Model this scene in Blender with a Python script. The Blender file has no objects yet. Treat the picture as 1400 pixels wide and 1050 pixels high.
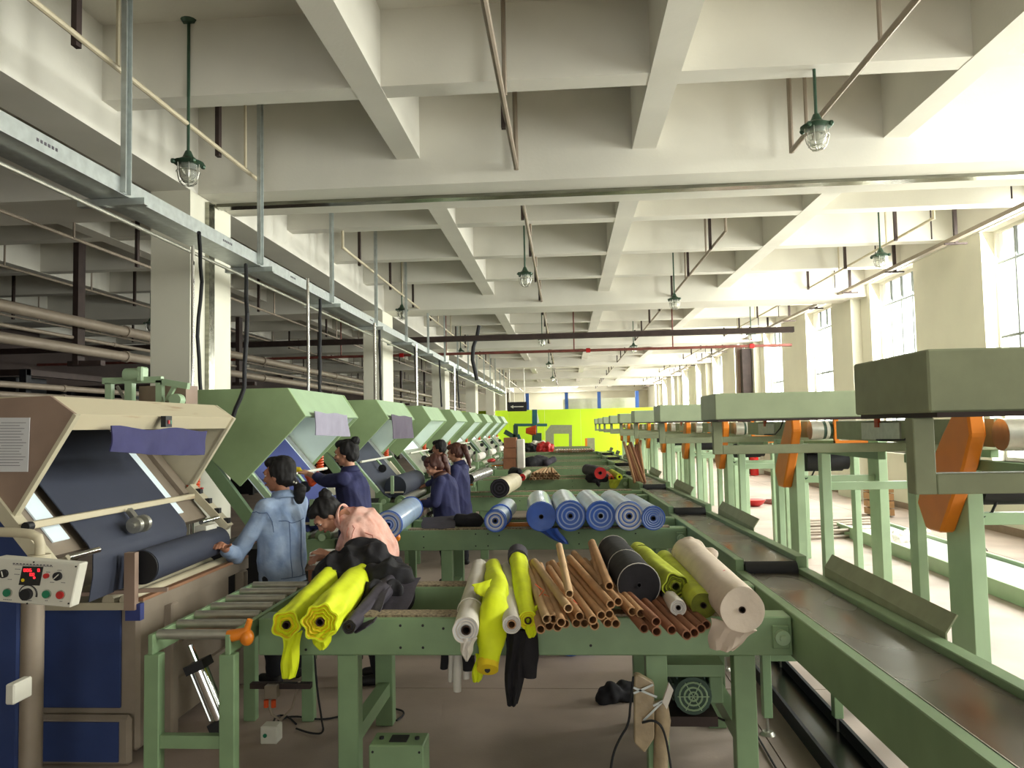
import bpy, math, random
from mathutils import Vector, Matrix, noise
random.seed(7)
S = bpy.context.scene
COL = S.collection
# ---------------------------------------------------------------- camera
F, HC, RHO, VX, VY = 1050.0, 1.8, .02, 773.0, 581.0
_a, _b = VX-700, VY-525
_Y = Vector((_a, -_b, -F)).normalized()
_Z = Vector((-RHO, 1, -(_a*RHO+_b)/F)).normalized()
_X = _Y.cross(_Z)
RW = Matrix((_X, _Y, _Z))
cam = bpy.data.objects.new('camera', bpy.data.cameras.new('camera'))
COL.objects.link(cam)
cam.matrix_world = Matrix.Translation((0, 0, HC)) @ RW.to_4x4()
cam.data.sensor_width = 36
cam.data.lens = F/1400*36
cam.data.clip_start = .05
cam.data.clip_end = 300
S.camera = cam
# ---------------------------------------------------------------- world, daylight, exposure
S.view_settings.view_transform = 'Standard'
S.view_settings.look = 'None'
S.view_settings.exposure = 0.28
S.view_settings.gamma = 1
S.cycles.use_denoising = True
S.cycles.max_bounces = 9
S.cycles.diffuse_bounces = 3
S.cycles.sample_clamp_indirect = 6
w = bpy.data.worlds.new('overcast sky'); S.world = w; w.use_nodes = True
w.node_tree.nodes['Background'].inputs[0].default_value = (.93, 1, .95, 1)
w.node_tree.nodes['Background'].inputs[1].default_value = 2.6
WIN_Y = [2.6+4.5*k for k in range(13)]          # centres of the window bays along the right wall
WIN_POWER = 640
BACK_POWER = 80
def area(name, loc, rot, sx, sy, power, col=(.97, 1, .93)):
    l = bpy.data.lights.new(name, 'AREA'); l.shape = 'RECTANGLE'; l.size = sx; l.size_y = sy; l.energy = power; l.color = col
    o = bpy.data.objects.new(name, l); COL.objects.link(o); o.location = loc; o.rotation_euler = rot
    return o
for i, y in enumerate(WIN_Y):
    area('window_daylight', (7.45, y, 3.1), (0, math.radians(66), 0), 3.7, 2.1, WIN_POWER)
area('end_window_daylight', (-.4, 62.7, 3.6), (math.radians(-90), 0, 0), 3.4, 1.2, 500)
area('rear_fill_light', (1.0, -9.6, 1.6), (math.radians(90), 0, 0), 5, 3, BACK_POWER, (1, .93, .9))  # added warm fill light behind the camera, no seen source

def at(px, py, y=None, x=None, z=None):
    r = RW @ Vector((px-700, 525-py, -F))
    t = y/r.y if y is not None else (x/r.x if x is not None else (z-HC)/r.z)
    return Vector((r.x*t, r.y*t, HC+r.z*t))

# ---------------------------------------------------------------- materials
def lin(c):
    return tuple((v/255/12.92 if v/255 <= .04045 else ((v/255+.055)/1.055)**2.4) for v in c)
MT = {}
def mat(name, rgb, rough=.6, metal=0, var=.12, scale=6, bump=0, bscale=40, rgb2=None, emit=0, stretch=None, spec=None, trans=0, thresh=None, coat=0, rv=None):
    m = bpy.data.materials.new(name); m.use_nodes = True
    nt = m.node_tree; b = nt.nodes['Principled BSDF']
    c = lin(rgb)
    tc = nt.nodes.new('ShaderNodeTexCoord'); src = tc.outputs['Object']
    if stretch:
        mp = nt.nodes.new('ShaderNodeMapping'); mp.inputs['Scale'].default_value = stretch
        nt.links.new(src, mp.inputs[0]); src = mp.outputs[0]
    n = nt.nodes.new('ShaderNodeTexNoise'); n.inputs['Scale'].default_value = scale; n.inputs['Detail'].default_value = 5
    nt.links.new(src, n.inputs['Vector'])
    r = nt.nodes.new('ShaderNodeValToRGB')
    lo, hi = (.32, .68) if thresh is None else thresh
    r.color_ramp.elements[0].position = lo; r.color_ramp.elements[1].position = hi
    if rgb2: c2 = lin(rgb2)
    else: c2 = tuple(max(0, v*(1-var*1.6)) for v in c); c = tuple(min(1, v*(1+var*.5)) for v in c)
    r.color_ramp.elements[0].color = (*c2, 1); r.color_ramp.elements[1].color = (*c, 1)
    nt.links.new(n.outputs[0], r.inputs[0]); nt.links.new(r.outputs[0], b.inputs['Base Color'])
    b.inputs['Roughness'].default_value = rough; b.inputs['Metallic'].default_value = metal
    if rv:
        n3 = nt.nodes.new('ShaderNodeTexNoise'); n3.inputs['Scale'].default_value = scale*.8; n3.inputs['Detail'].default_value = 1.5
        nt.links.new(src, n3.inputs['Vector'])
        mr = nt.nodes.new('ShaderNodeMapRange'); mr.inputs[1].default_value = .35; mr.inputs[2].default_value = .65; mr.inputs[3].default_value = rv[0]; mr.inputs[4].default_value = rv[1]
        nt.links.new(n3.outputs[0], mr.inputs[0]); nt.links.new(mr.outputs[0], b.inputs['Roughness'])
    if spec is not None: b.inputs['Specular IOR Level'].default_value = spec
    if trans: b.inputs['Transmission Weight'].default_value = trans; b.inputs['IOR'].default_value = 1.1
    if coat: b.inputs['Coat Weight'].default_value = coat
    if emit: b.inputs['Emission Color'].default_value = (*lin(rgb), 1); b.inputs['Emission Strength'].default_value = emit
    if bump:
        n2 = nt.nodes.new('ShaderNodeTexNoise'); n2.inputs['Scale'].default_value = bscale; n2.inputs['Detail'].default_value = 4
        nt.links.new(src, n2.inputs['Vector'])
        bp = nt.nodes.new('ShaderNodeBump'); bp.inputs['Strength'].default_value = bump; bp.inputs['Distance'].default_value = .01
        nt.links.new(n2.outputs[0], bp.inputs['Height']); nt.links.new(bp.outputs[0], b.inputs['Normal'])
    MT[name] = m
    return m
mat('plaster', (226, 222, 210), .9, var=.05, scale=1.2, bump=.12, bscale=30)
mat('wall_cream', (228, 224, 206), .9, var=.05, scale=.8)
mat('shade_plaster', (74, 62, 58), .9, var=.15, scale=.6)  # left hall's shade is put into this wall colour
mat('concrete', (176, 158, 146), .55, var=.16, scale=1.3, bump=.1, bscale=60)
mat('joint', (70, 60, 55), .9)
mat('green', (130, 156, 116), .45, var=.07, scale=5)
mat('green_light', (168, 192, 156), .4, var=.05, scale=5)
mat('green_hood', (158, 182, 134), .38, var=.10, scale=3)
mat('green_grey', (150, 156, 124), .6, var=.07, scale=9, bump=.05)
mat('green_pale', (166, 178, 144), .5, var=.06, scale=6)
mat('green_dark', (52, 78, 62), .45)
mat('beige', (196, 186, 160), .5, var=.08, scale=5)
mat('beige_worn', (196, 184, 156), .5, scale=3, rgb2=(160, 128, 98), stretch=(3, .6, 6), thresh=(.26, .38))
mat('taupe', (146, 122, 106), .55, var=.08)
mat('blue_panel', (44, 62, 112), .5, var=.08)
mat('liner', (214, 226, 216), .45, var=.03)
mat('lightbox', (214, 226, 230), .3, var=.02, emit=.25)
mat('steel', (190, 188, 178), .35, .8, var=.08, scale=20)
mat('galvanised', (196, 202, 200), .38, .75, var=.1, scale=14)
mat('duct_steel', (150, 150, 138), .2, 1, var=.25, scale=3, stretch=(1, 6, 6))
mat('chrome', (220, 220, 220), .12, 1, var=.02)
mat('pipe_grey', (150, 136, 120), .5, .2, var=.08)
mat('pipe_cream', (196, 184, 156), .5, var=.06)
mat('iron', (62, 48, 44), .6, .3, var=.2)
mat('rust_red', (120, 62, 52), .6, var=.2)
mat('black', (22, 21, 26), .6, var=.2)
mat('black_gloss', (20, 20, 24), .25)
mat('rubber', (30, 30, 34), .7)
mat('orange', (226, 128, 30), .35, var=.05)
mat('orange_red', (226, 84, 30), .45, var=.08)
mat('red', (196, 36, 36), .4)
mat('red_led', (255, 40, 50), .4, emit=1.6)
mat('green_button', (20, 120, 84), .35)
mat('white_paint', (214, 210, 196), .5, var=.04)
mat('paper', (208, 206, 206), .8, var=.03)
mat('print', (90, 84, 92), .9)
mat('belt', (88, 82, 72), .3, var=.12, scale=1.6, spec=1.0, bump=.02, bscale=1.5, stretch=(2, 1, 1), rv=(.14, .34))
mat('belt_edge', (178, 160, 130), .7, scale=60, rgb2=(90, 74, 58))
mat('yellow', (226, 238, 20), .7, var=.07, scale=9, bump=.25, bscale=14)
mat('yellow_deep', (238, 206, 30), .7, var=.12, scale=9)
mat('lime_fabric', (196, 206, 60), .75, var=.14, scale=12, bump=.3, bscale=25)
mat('lime_dark', (120, 126, 34), .8, var=.3, scale=20)
mat('white_fabric', (222, 214, 204), .8, var=.06, scale=7, bump=.2, bscale=18)
mat('cream_fabric', (224, 206, 188), .85, var=.06, scale=7, bump=.25, bscale=22)
mat('black_fabric', (24, 21, 27), .85, var=.2, bump=.3, bscale=18)
mat('charcoal_fabric', (62, 56, 66), .85, var=.15, bump=.3, bscale=18)
mat('navy_screen', (52, 56, 72), .75, var=.08, scale=2, bump=.05)
mat('blue_cloth', (52, 62, 122), .75, var=.08, scale=2)
mat('navy_cloth', (52, 50, 96), .8, var=.1, bump=.2, bscale=12)
mat('lilac_cloth', (150, 144, 160), .8, var=.08)
mat('plum_cloth', (86, 76, 92), .8, var=.1)
mat('blue_film', (50, 92, 186), .3, var=.1, scale=10, coat=.3)
mat('blue_wrap', (168, 190, 218), .3, var=.12, scale=8, stretch=(1, 1, 1), coat=.4)
mat('blue_pale', (150, 168, 212), .5)
mat('cardboard', (186, 142, 100), .75, var=.12, scale=9)
mat('cardboard_brown', (146, 96, 68), .8, var=.12)
mat('tube_pale', (206, 170, 128), .75, var=.1)
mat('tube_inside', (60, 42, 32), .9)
mat('foil', (206, 206, 206), .25, .8, var=.2, scale=30)
mat('lime_wall', (208, 248, 40), .7, var=.04, scale=.6)
mat('lime_green_dark', (110, 140, 60), .6)
mat('blue_post', (50, 90, 160), .5)
mat('teal', (30, 96, 104), .5)
mat('lamp_green', (58, 84, 66), .4, .3)
mat('lamp_glass', (222, 224, 216), .08, var=.02, trans=.75)
mat('glass', (250, 255, 252), .02, var=.0, trans=1)
_g = MT['glass']; _nt = _g.node_tree; _nt.nodes.clear()
_o = _nt.nodes.new('ShaderNodeOutputMaterial'); _mx = _nt.nodes.new('ShaderNodeMixShader'); _tr = _nt.nodes.new('ShaderNodeBsdfTransparent'); _gl = _nt.nodes.new('ShaderNodeBsdfGlossy')
_gl.inputs['Roughness'].default_value = .02; _mx.inputs[0].default_value = .07
_nt.links.new(_tr.outputs[0], _mx.inputs[1]); _nt.links.new(_gl.outputs[0], _mx.inputs[2]); _nt.links.new(_mx.outputs[0], _o.inputs[0])
mat('skin', (196, 142, 114), .55, var=.04)
mat('skin_dark', (172, 118, 92), .55, var=.04)
mat('lips', (168, 90, 84), .5)
mat('eye_white', (230, 228, 224), .3)
mat('eye_dark', (30, 20, 18), .2)
mat('hair', (16, 11, 12), .75, var=.3, scale=30, stretch=(6, 6, 1))
mat('hair_brown', (84, 44, 32), .55, var=.35, scale=30, stretch=(6, 6, 1))
mat('denim', (166, 182, 206), .85, scale=7, rgb2=(116, 138, 174), bump=.35, bscale=30)
mat('navy_coat', (42, 44, 86), .85, var=.16, scale=9, bump=.3, bscale=20)
mat('pink_knit', (246, 200, 186), .95, scale=16, rgb2=(232, 170, 152), bump=.6, bscale=24)
mat('denim_seam', (92, 112, 148), .8)
mat('pink_seam_shade', (206, 128, 112), .85)
mat('mullion_grey', (120, 126, 122), .5)
mat('trousers', (26, 26, 34), .85)
mat('tape', (170, 150, 120), .35, var=.15, scale=14, bump=.4, bscale=30)
mat('tube_light', (255, 255, 248), .5, emit=7)
mat('wood_edge', (156, 112, 82), .5, var=.15, stretch=(8, 1, 8))

# ---------------------------------------------------------------- mesh builder
V = Vector
class MB:
    def __init__(s): s.v = []; s.f = []; s.m = []; s.mi = 0
    def add(s, vs, fs):
        n = len(s.v); s.v += [tuple(v) for v in vs]; s.f += [tuple(i+n for i in f) for f in fs]; s.m += [s.mi]*len(fs); return s
    def mm(s, i): s.mi = i; return s
    def box(s, x0, y0, z0, x1, y1, z1):
        x0, x1 = sorted((x0, x1)); y0, y1 = sorted((y0, y1)); z0, z1 = sorted((z0, z1))
        vs = [(x, y, z) for z in (z0, z1) for y in (y0, y1) for x in (x0, x1)]
        return s.add(vs, [(0, 2, 3, 1), (4, 5, 7, 6), (0, 1, 5, 4), (1, 3, 7, 5), (3, 2, 6, 7), (2, 0, 4, 6)])
    def beam(s, p0, p1, w, h, up=(0, 0, 1)):
        p0, p1 = V(p0), V(p1); d = (p1-p0).normalized(); u = V(up)
        if abs(d.dot(u)) > .98: u = V((0, 1, 0))
        r = d.cross(u).normalized()*w/2; u = r.cross(d).normalized()*h/2
        vs = [p+a*r+b*u for p in (p0, p1) for b in (-1, 1) for a in (-1, 1)]
        return s.add(vs, [(0, 2, 3, 1), (4, 5, 7, 6), (0, 1, 5, 4), (1, 3, 7, 5), (3, 2, 6, 7), (2, 0, 4, 6)])
    def prism(s, pts, ext):
        n = len(pts); pts = [V(p) for p in pts]; e = V(ext)
        return s.add(pts+[p+e for p in pts], [tuple(range(n-1, -1, -1)), tuple(range(n, 2*n))]+[(i, (i+1) % n, n+(i+1) % n, n+i) for i in range(n)])
    def frame(s, d):
        d = d.normalized(); u = V((0, 0, 1)) if abs(d.z) < .95 else V((0, 1, 0))
        r = d.cross(u).normalized(); return r, r.cross(d).normalized()
    def cyl(s, p0, p1, r0, r1=None, n=12, caps=True):
        p0, p1 = V(p0), V(p1); r1 = r0 if r1 is None else r1
        a, b = s.frame(p1-p0); vs = []
        for p, r in ((p0, r0), (p1, r1)):
            vs += [p+(a*math.cos(t)+b*math.sin(t))*r for t in (2*math.pi*i/n for i in range(n))]
        fs = [(i, (i+1) % n, n+(i+1) % n, n+i) for i in range(n)]
        if caps: fs += [tuple(range(n-1, -1, -1)), tuple(range(n, 2*n))]
        return s.add(vs, fs)
    def pipe(s, p0, p1, ro, ri, n=12):
        p0, p1 = V(p0), V(p1); a, b = s.frame(p1-p0); vs = []
        for p, r in ((p0, ro), (p1, ro), (p1, ri), (p0, ri)):
            vs += [p+(a*math.cos(2*math.pi*i/n)+b*math.sin(2*math.pi*i/n))*r for i in range(n)]
        fs = []
        for k in range(4):
            for i in range(n): fs.append((k*n+i, k*n+(i+1) % n, ((k+1) % 4)*n+(i+1) % n, ((k+1) % 4)*n+i))
        return s.add(vs, fs)
    def sweep(s, pts, r, n=8, caps=True):
        pts = [V(p) for p in pts]; rs = r if isinstance(r, (list, tuple)) else [r]*len(pts)
        vs = []; a = None
        for k, p in enumerate(pts):
            d = (pts[min(k+1, len(pts)-1)]-pts[max(k-1, 0)]).normalized()
            if a is None: a, b = s.frame(d)
            else:
                a = (a-d*a.dot(d)).normalized(); b = a.cross(d)
            vs += [p+(a*math.cos(2*math.pi*i/n)+b*math.sin(2*math.pi*i/n))*rs[k] for i in range(n)]
        fs = [(k*n+i, k*n+(i+1) % n, (k+1)*n+(i+1) % n, (k+1)*n+i) for k in range(len(pts)-1) for i in range(n)]
        if caps: fs += [tuple(range(n-1, -1, -1)), tuple(range((len(pts)-1)*n, len(pts)*n))]
        return s.add(vs, fs)
    def ball(s, c, r, n=10, m=7, rot=None):
        c = V(c); r = (r, r, r) if not isinstance(r, (tuple, list)) else r; vs = []
        for j in range(1, m):
            t = math.pi*j/m
            for i in range(n):
                a = 2*math.pi*i/n
                q = V((math.sin(t)*math.cos(a)*r[0], math.sin(t)*math.sin(a)*r[1], math.cos(t)*r[2]))
                vs.append(c+(rot @ q if rot else q))
        top = V((0, 0, r[2])); vs += [c+(rot @ top if rot else top), c-(rot @ top if rot else top)]
        fs = [(j*n+i, (j+1)*n+i, (j+1)*n+(i+1) % n, j*n+(i+1) % n) for j in range(m-2) for i in range(n)]
        k = (m-1)*n
        fs += [(k, i, (i+1) % n) for i in range(n)]+[(k+1, (m-2)*n+(i+1) % n, (m-2)*n+i) for i in range(n)]
        return s.add(vs, fs)
    def grid(s, fn, nu, nv):
        vs = [fn(i/nu, j/nv) for j in range(nv+1) for i in range(nu+1)]
        return s.add(vs, [(j*(nu+1)+i, j*(nu+1)+i+1, (j+1)*(nu+1)+i+1, (j+1)*(nu+1)+i) for j in range(nv) for i in range(nu)])
    def sheet(s, fn, nu, nv, t=.006):
        """cloth with thickness"""
        g = [[V(fn(i/nu, j/nv)) for i in range(nu+1)] for j in range(nv+1)]
        nr = []
        for j in range(nv+1):
            for i in range(nu+1):
                du = g[j][min(i+1, nu)]-g[j][max(i-1, 0)]; dv = g[min(j+1, nv)][i]-g[max(j-1, 0)][i]
                nn = du.cross(dv); nr.append(nn.normalized() if nn.length > 1e-9 else V((0, 0, 1)))
        a = [p for row in g for p in row]; N = len(a)
        vs = [p+n*t/2 for p, n in zip(a, nr)]+[p-n*t/2 for p, n in zip(a, nr)]
        q = lambda i, j: j*(nu+1)+i
        fs = []
        for j in range(nv):
            for i in range(nu):
                f = (q(i, j), q(i+1, j), q(i+1, j+1), q(i, j+1)); fs.append(f); fs.append(tuple(N+k for k in reversed(f)))
        bd = [q(i, 0) for i in range(nu)]+[q(nu, j) for j in range(nv)]+[q(i, nv) for i in range(nu, 0, -1)]+[q(0, j) for j in range(nv, 0, -1)]
        for k in range(len(bd)):
            x, y = bd[k], bd[(k+1) % len(bd)]; fs.append((y, x, N+x, N+y))
        return s.add(vs, fs)
    def build(s, name, m, parent=None, smooth=False, bevel=0):
        off = ORG.get(parent.name, V((0, 0, 0))) if parent else V((0, 0, 0))
        me = bpy.data.meshes.new(name)
        me.from_pydata([(v[0]-off.x, v[1]-off.y, v[2]-off.z) for v in s.v], [], s.f)
        for q in (m if isinstance(m, (list, tuple)) else [m]): me.materials.append(MT[q] if isinstance(q, str) else q)
        if any(s.m): me.polygons.foreach_set('material_index', s.m)
        me.update()
        if smooth:
            me.shade_smooth(); me.set_sharp_from_angle(angle=math.radians(40))
        o = bpy.data.objects.new(name, me); COL.objects.link(o)
        if parent: o.parent = parent; ORG[o.name] = off
        if bevel:
            bv = o.modifiers.new('bevel', 'BEVEL'); bv.width = bevel; bv.segments = 1; bv.limit_method = 'ANGLE'
        return o
ORG = {}
def tag(o, label=None, cat=None, group=None, kind=None):
    if label: o['label'] = label
    if cat: o['category'] = cat
    if group: o['group'] = group
    if kind: o['kind'] = kind
    return o
def thing(name, label, cat, loc=(0, 0, 0), group=None):
    o = bpy.data.objects.new(name, None); COL.objects.link(o); o.location = loc; o.empty_display_size = .1
    ORG[o.name] = V(loc); return tag(o, label, cat, group)
def struct(o): o['kind'] = 'structure'; return o
def copy_tree(o, dy=0, dx=0, parent=None, dz=0):
    c = o.copy(); COL.objects.link(c); c.parent = parent
    if parent is None: c.location = o.location+V((dx, dy, dz))
    ORG[c.name] = ORG.get(o.name, V((0, 0, 0)))+V((dx, dy, dz))
    for ch in list(o.children): copy_tree(ch, dy, dx, c, dz)
    return c
KIDS = {}
ORD = ['nearest', 'second', 'third', 'fourth', 'fifth', 'sixth', 'seventh', 'eighth', 'ninth', 'tenth', 'eleventh', 'twelfth']
PITCH = 3.28

def blob(name, shapes, m, parent=None, voxel=.012, smooth=4, amp=0, freq=8, stretch=(1, 1, 1), ridge=False):
    b = MB()
    for q in shapes:
        if q[0] == 'c':
            _, p0, r0, p1, r1 = q; p0, p1 = V(p0), V(p1); d = p1-p0; L = max(d.length, 1e-4); ax = d/L
            prof = []
            for t in (-90, -60, -30): prof.append((p0+ax*r0*math.sin(math.radians(t)), r0*max(math.cos(math.radians(t)), .02)))
            prof += [(p0, r0), (p0+d*.5, (r0+r1)/2), (p1, r1)]
            for t in (30, 60, 90): prof.append((p1+ax*r1*math.sin(math.radians(t)), r1*max(math.cos(math.radians(t)), .02)))
            b.sweep([x[0] for x in prof], [x[1] for x in prof], n=14)
        else:
            b.ball(q[1], q[2], n=18, m=12, rot=q[3] if len(q) > 3 else None)
    o = b.build(name, m, parent)
    rm = o.modifiers.new('r', 'REMESH'); rm.mode = 'VOXEL'; rm.voxel_size = voxel
    if smooth:
        sm = o.modifiers.new('s', 'SMOOTH'); sm.factor = .5; sm.iterations = smooth
    dg = bpy.context.evaluated_depsgraph_get()
    me = bpy.data.meshes.new_from_object(o.evaluated_get(dg))
    o.modifiers.clear(); old = o.data; o.data = me; bpy.data.meshes.remove(old)
    if amp:
        ns = [v.normal.copy() for v in me.vertices]
        for v, n in zip(me.vertices, ns):
            p = V((v.co.x*stretch[0], v.co.y*stretch[1], v.co.z*stretch[2]))*freq
            v.co += n*amp*((noise.noise(p)+.5*noise.noise(p*2.1)) if not ridge else (.9-3.2*abs(noise.noise(p))+.5*noise.noise(p*2.3)))
    me.shade_smooth()
    return o
# ================================================================ SETTING
WX, WL, Y0R, Y1R = 6.7, -16.0, -8.6, 63.0
SLAB, RIB, MAIN = 5.5, 4.8, 4.5
fl = struct(MB().box(WL-.3, Y0R, -.3, WX+.4, Y1R, -.02).build('floor', 'joint'))
xs = [1.1+4.5*k for k in range(-4, 3)]; ys = [5.37+4.5*k for k in range(-4, 14)]
xs[0] = WL; xs[-1] = WX+.35
for i in range(len(xs)-1):
    for j in range(len(ys)-1):
        y0, y1 = max(ys[j], Y0R), min(ys[j+1], Y1R)
        if y1 <= y0: continue
        MB().box(xs[i]+.004, y0+.004, -.021, xs[i+1]-.004, y1-.004, 0).build('floor_slab', 'concrete', fl)
ce = struct(MB().box(WL-.3, Y0R, SLAB, WX+.4, Y1R, SLAB+.2).build('ceiling', 'plaster'))
MAINS = [8.33+9*k for k in range(-1, 7)]
for y in MAINS:
    MB().box(WL, y, MAIN, WX, y+.95, SLAB+.01).build('main_beam', 'plaster', ce)
for y in MAINS[:-1]:
    for q in (.95+1.98, .95+4.2, .95+6.35):
        MB().box(WL, y+q-.12, RIB+.004, WX, y+q+.12, SLAB+.01).build('cross_rib', 'plaster', ce)
for x in (-15, -12.35, -9.7, -7.0, -1.68, .93, 3.6):
    MB().box(x-.13, Y0R, RIB, x+.13, Y1R, SLAB+.01).build('long_rib', 'plaster', ce)
MB().box(-4.56, Y0R, MAIN-.004, -4.1, Y1R, SLAB+.01).build('column_girder', 'plaster', ce)
MB().box(WX-.02, Y0R, 4.75, WX+.38, Y1R, SLAB+.01).build('edge_beam', 'plaster', ce)
for k, y in enumerate(MAINS):
    struct(MB().box(-4.55, y-.18, 0, -4.1, y+.85, MAIN).build('column', 'wall_cream'))
# right wall: sill wall, piers between windows
struct(MB().box(WX+.36, -30, -.35, 60, 90, -.3).build('floor_outside', 'concrete'))
wr = struct(MB().box(WX, Y0R, 0, WX+.35, Y1R, 1.1).build('wall_right', 'wall_cream'))
edges = [Y0R]+[e for y in WIN_Y for e in (y-1.05, y+1.05) if y < 60]+[Y1R]
WY = []
for i in range(0, len(edges), 2):
    MB().box(WX, edges[i], 1.1, WX+.35, edges[i+1], 4.76).build('pier', 'wall_cream', wr)
    if (i//2) % 2 == 0: MB().box(WX-.22, edges[i]+.55, 0, WX, edges[i+1]-.55, 4.5).build('pilaster', 'wall_cream', wr)
n = 0
for y in WIN_Y:
    if y > 60: continue
    n += 1
    a, b = y-1.05, y+1.05; x0 = WX+.2
    m = MB()
    for (p, q) in ((a, a+.06), (b-.06, b)): m.box(x0, p, 1.1, x0+.06, q, 4.76)
    for (p, q) in ((1.1, 1.16), (4.70, 4.76)): m.box(x0, a+.06, p, x0+.06, b-.06, q)
    wn = struct(m.build('window_%d' % n, 'white_paint'))
    for yy in (y-.5, y, y+.5): MB().box(x0+.01, yy-.02, 1.16, x0+.05, yy+.02, 4.7).build('mullion', 'mullion_grey', wn)
    for zz in (2.0, 3.05, 4.22): MB().box(x0+.012, a+.06, zz-.02, x0+.048, b-.06, zz+.02).build('transom', 'mullion_grey', wn)
    MB().box(x0+.028, a+.06, 1.16, x0+.032, b-.06, 4.7).build('pane', 'glass', wn)
    MB().box(WX-.03, a-.02, 1.06, WX+.2, b+.02, 1.1).build('sill', 'wall_cream', wn)
struct(MB().box(WX-.015, Y0R, 0, WX, Y1R, .12).build('baseboard_right', 'taupe'))
struct(MB().box(WL-.3, Y0R, 0, WL, Y1R, SLAB).build('wall_left', 'shade_plaster'))
struct(MB().box(WL-.3, Y1R, 0, WX+.4, Y1R+.3, SLAB).build('wall_back', 'wall_cream'))
m = MB(); m.box(WL-.3, Y0R-.3, 0, -2.5, Y0R, SLAB); m.box(5.5, Y0R-.3, 0, WX+.4, Y0R, SLAB); m.box(-2.5, Y0R-.3, 3.1, 5.5, Y0R, SLAB)  # unseen end wall; low opening shaped to limit the rear fill upward
struct(m.build('wall_front', 'wall_cream'))

# metal trunking along the first main beam and down the first column
t = thing('metal_trunking', 'shiny flat steel trunking fixed under the nearest main ceiling beam and down its column', 'trunking', (-4.1, 8.8, 4.5))
MB().box(-4.07, 8.72, MAIN-.04, 6.6, 8.86, MAIN).build('ceiling_run', 'duct_steel', t)
MB().box(-4.1, 8.5, 1.5, -4.05, 8.64, MAIN-.04).build('column_run', 'duct_steel', t)

# ------------------------------------------------ hanging cable tray above the inspection machines
TX = -3.2
t = thing('cable_tray', 'long galvanised cable tray hung on channel posts above the row of inspection machines', 'cable tray', (TX, 0, 3.56))
m = MB(); m.box(TX-.012, 1.2, 3.555, TX, 42, 3.675); m.box(TX-.30, 1.2, 3.555, TX-.288, 42, 3.675); m.box(TX-.29, 1.2, 3.555, TX-.01, 42, 3.565)
m.build('tray', 'galvanised', t)
hy = [2.85+2.5*k for k in range(16)]
for y in hy:
    m = MB(); m.box(TX, y-.04, 3.56, TX+.012, y+.04, SLAB); m.box(TX+.012, y-.04, 3.56, TX+.04, y-.03, SLAB); m.box(TX+.012, y+.03, 3.56, TX+.04, y+.04, SLAB)
    m.build('hanger_post', 'galvanised', t)
    m = MB(); m.box(TX-.40, y+.07, 3.50, TX+.12, y+.13, 3.552); m.build('cross_bracket', 'galvanised', t)
MB().cyl((TX-.22, 1.2, 3.47), (TX-.22, 42, 3.47), .017, n=8).build('conduit', 'steel', t)
m = MB()
for (y, z, s) in ((4.42, 3.62, 6), (7.0, 3.62, 6), (8.8, 3.62, 5), (12.5, 3.62, 6), (16, 3.62, 5)):
    for k in range(s): m.box(TX+.0005, y+k*.035, z-.012, TX+.003, y+k*.035+.018, z+.008)
tag(m.build('stamped_mark', 'print', t), kind='stuff')
# flexible black cables dropping from the tray to the machines
CB = [((272, 318), (276, 385), (270, 460), (276, 552), 6.9), ((336, 362), (338, 430), (334, 530), (318, 572), 6.0),
      ((476, 432), (470, 470), (460, 510), (455, 538), 9.7), ((548, 468), (543, 500), (538, 530), (532, 548), 13), ((593, 494), (588, 515), (580, 535), (577, 552), 16.2),
      ((617, 505), (612, 525), (608, 540), (603, 556), 19.5), ((641, 515), (636, 530), (632, 545), (628, 558), 22.8)]
CL = ['black flexible cable hanging from the tray just right of the nearest column', 'black cable curving down onto the grey inspection machine',
      'thin black cable slanting from the tray to the third inspection machine', 'black cable slanting down beside the second column', 'black cable slanting to the fourth green hood',
      'short black cable slanting to the fifth green hood', 'farthest short black cable below the tray']
for i, (a, b, c, d, y) in enumerate(CB):
    pts = [at(*q, x=-3.05 if i != 1 else -2.95) if k < 1 else at(*q, y=y) for k, q in enumerate((a, b, c, d))]
    pts[0] = V((TX-.05, pts[1].y, 3.56)) if abs(pts[0].y-y) > 1.2 else pts[0]
    if i > 1: q0, q3 = V((TX-.05, pts[3].y+.35, 3.56)), V((TX+.05, pts[3].y, pts[3].z)); pts = [q0, q0.lerp(q3, .33), q0.lerp(q3, .66), q3]
    pp = []
    for k in range(3):
        for u in (0, .34, .67): pp.append(pts[k].lerp(pts[k+1], u)+V((.02*math.sin(9*u), 0, 0)))
    pp.append(pts[3])
    tag(MB().sweep(pp, .017 if i < 2 else .022, n=8).build('power_cable', 'rubber', smooth=True), CL[i], 'cable', 'black cables below the cable tray')
CD = [((263, 553), 6.6, 'pale steel conduit dropping in front of the nearest column'), ((421.5, 541), 8.2, 'bright steel conduit dropping onto the first green hood'),
      ((513, 548), 11.9, 'steel conduit dropping in front of the second column'), ((570, 553), 15.2, 'steel conduit dropping onto the third green hood'), ((622, 552), 20.4, 'steel conduit in front of the fourth column')]
for (p, y, lab) in CD:
    b = at(*p, y=y); tag(MB().cyl((b.x, y, b.z-.06-.2*(y > 19) if y > 7 else 0), (b.x, y, 3.47), .016 if y < 9 else .022, n=8).build('steel_conduit', 'chrome'), lab, 'conduit', 'steel conduits dropping from the tray')

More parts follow.
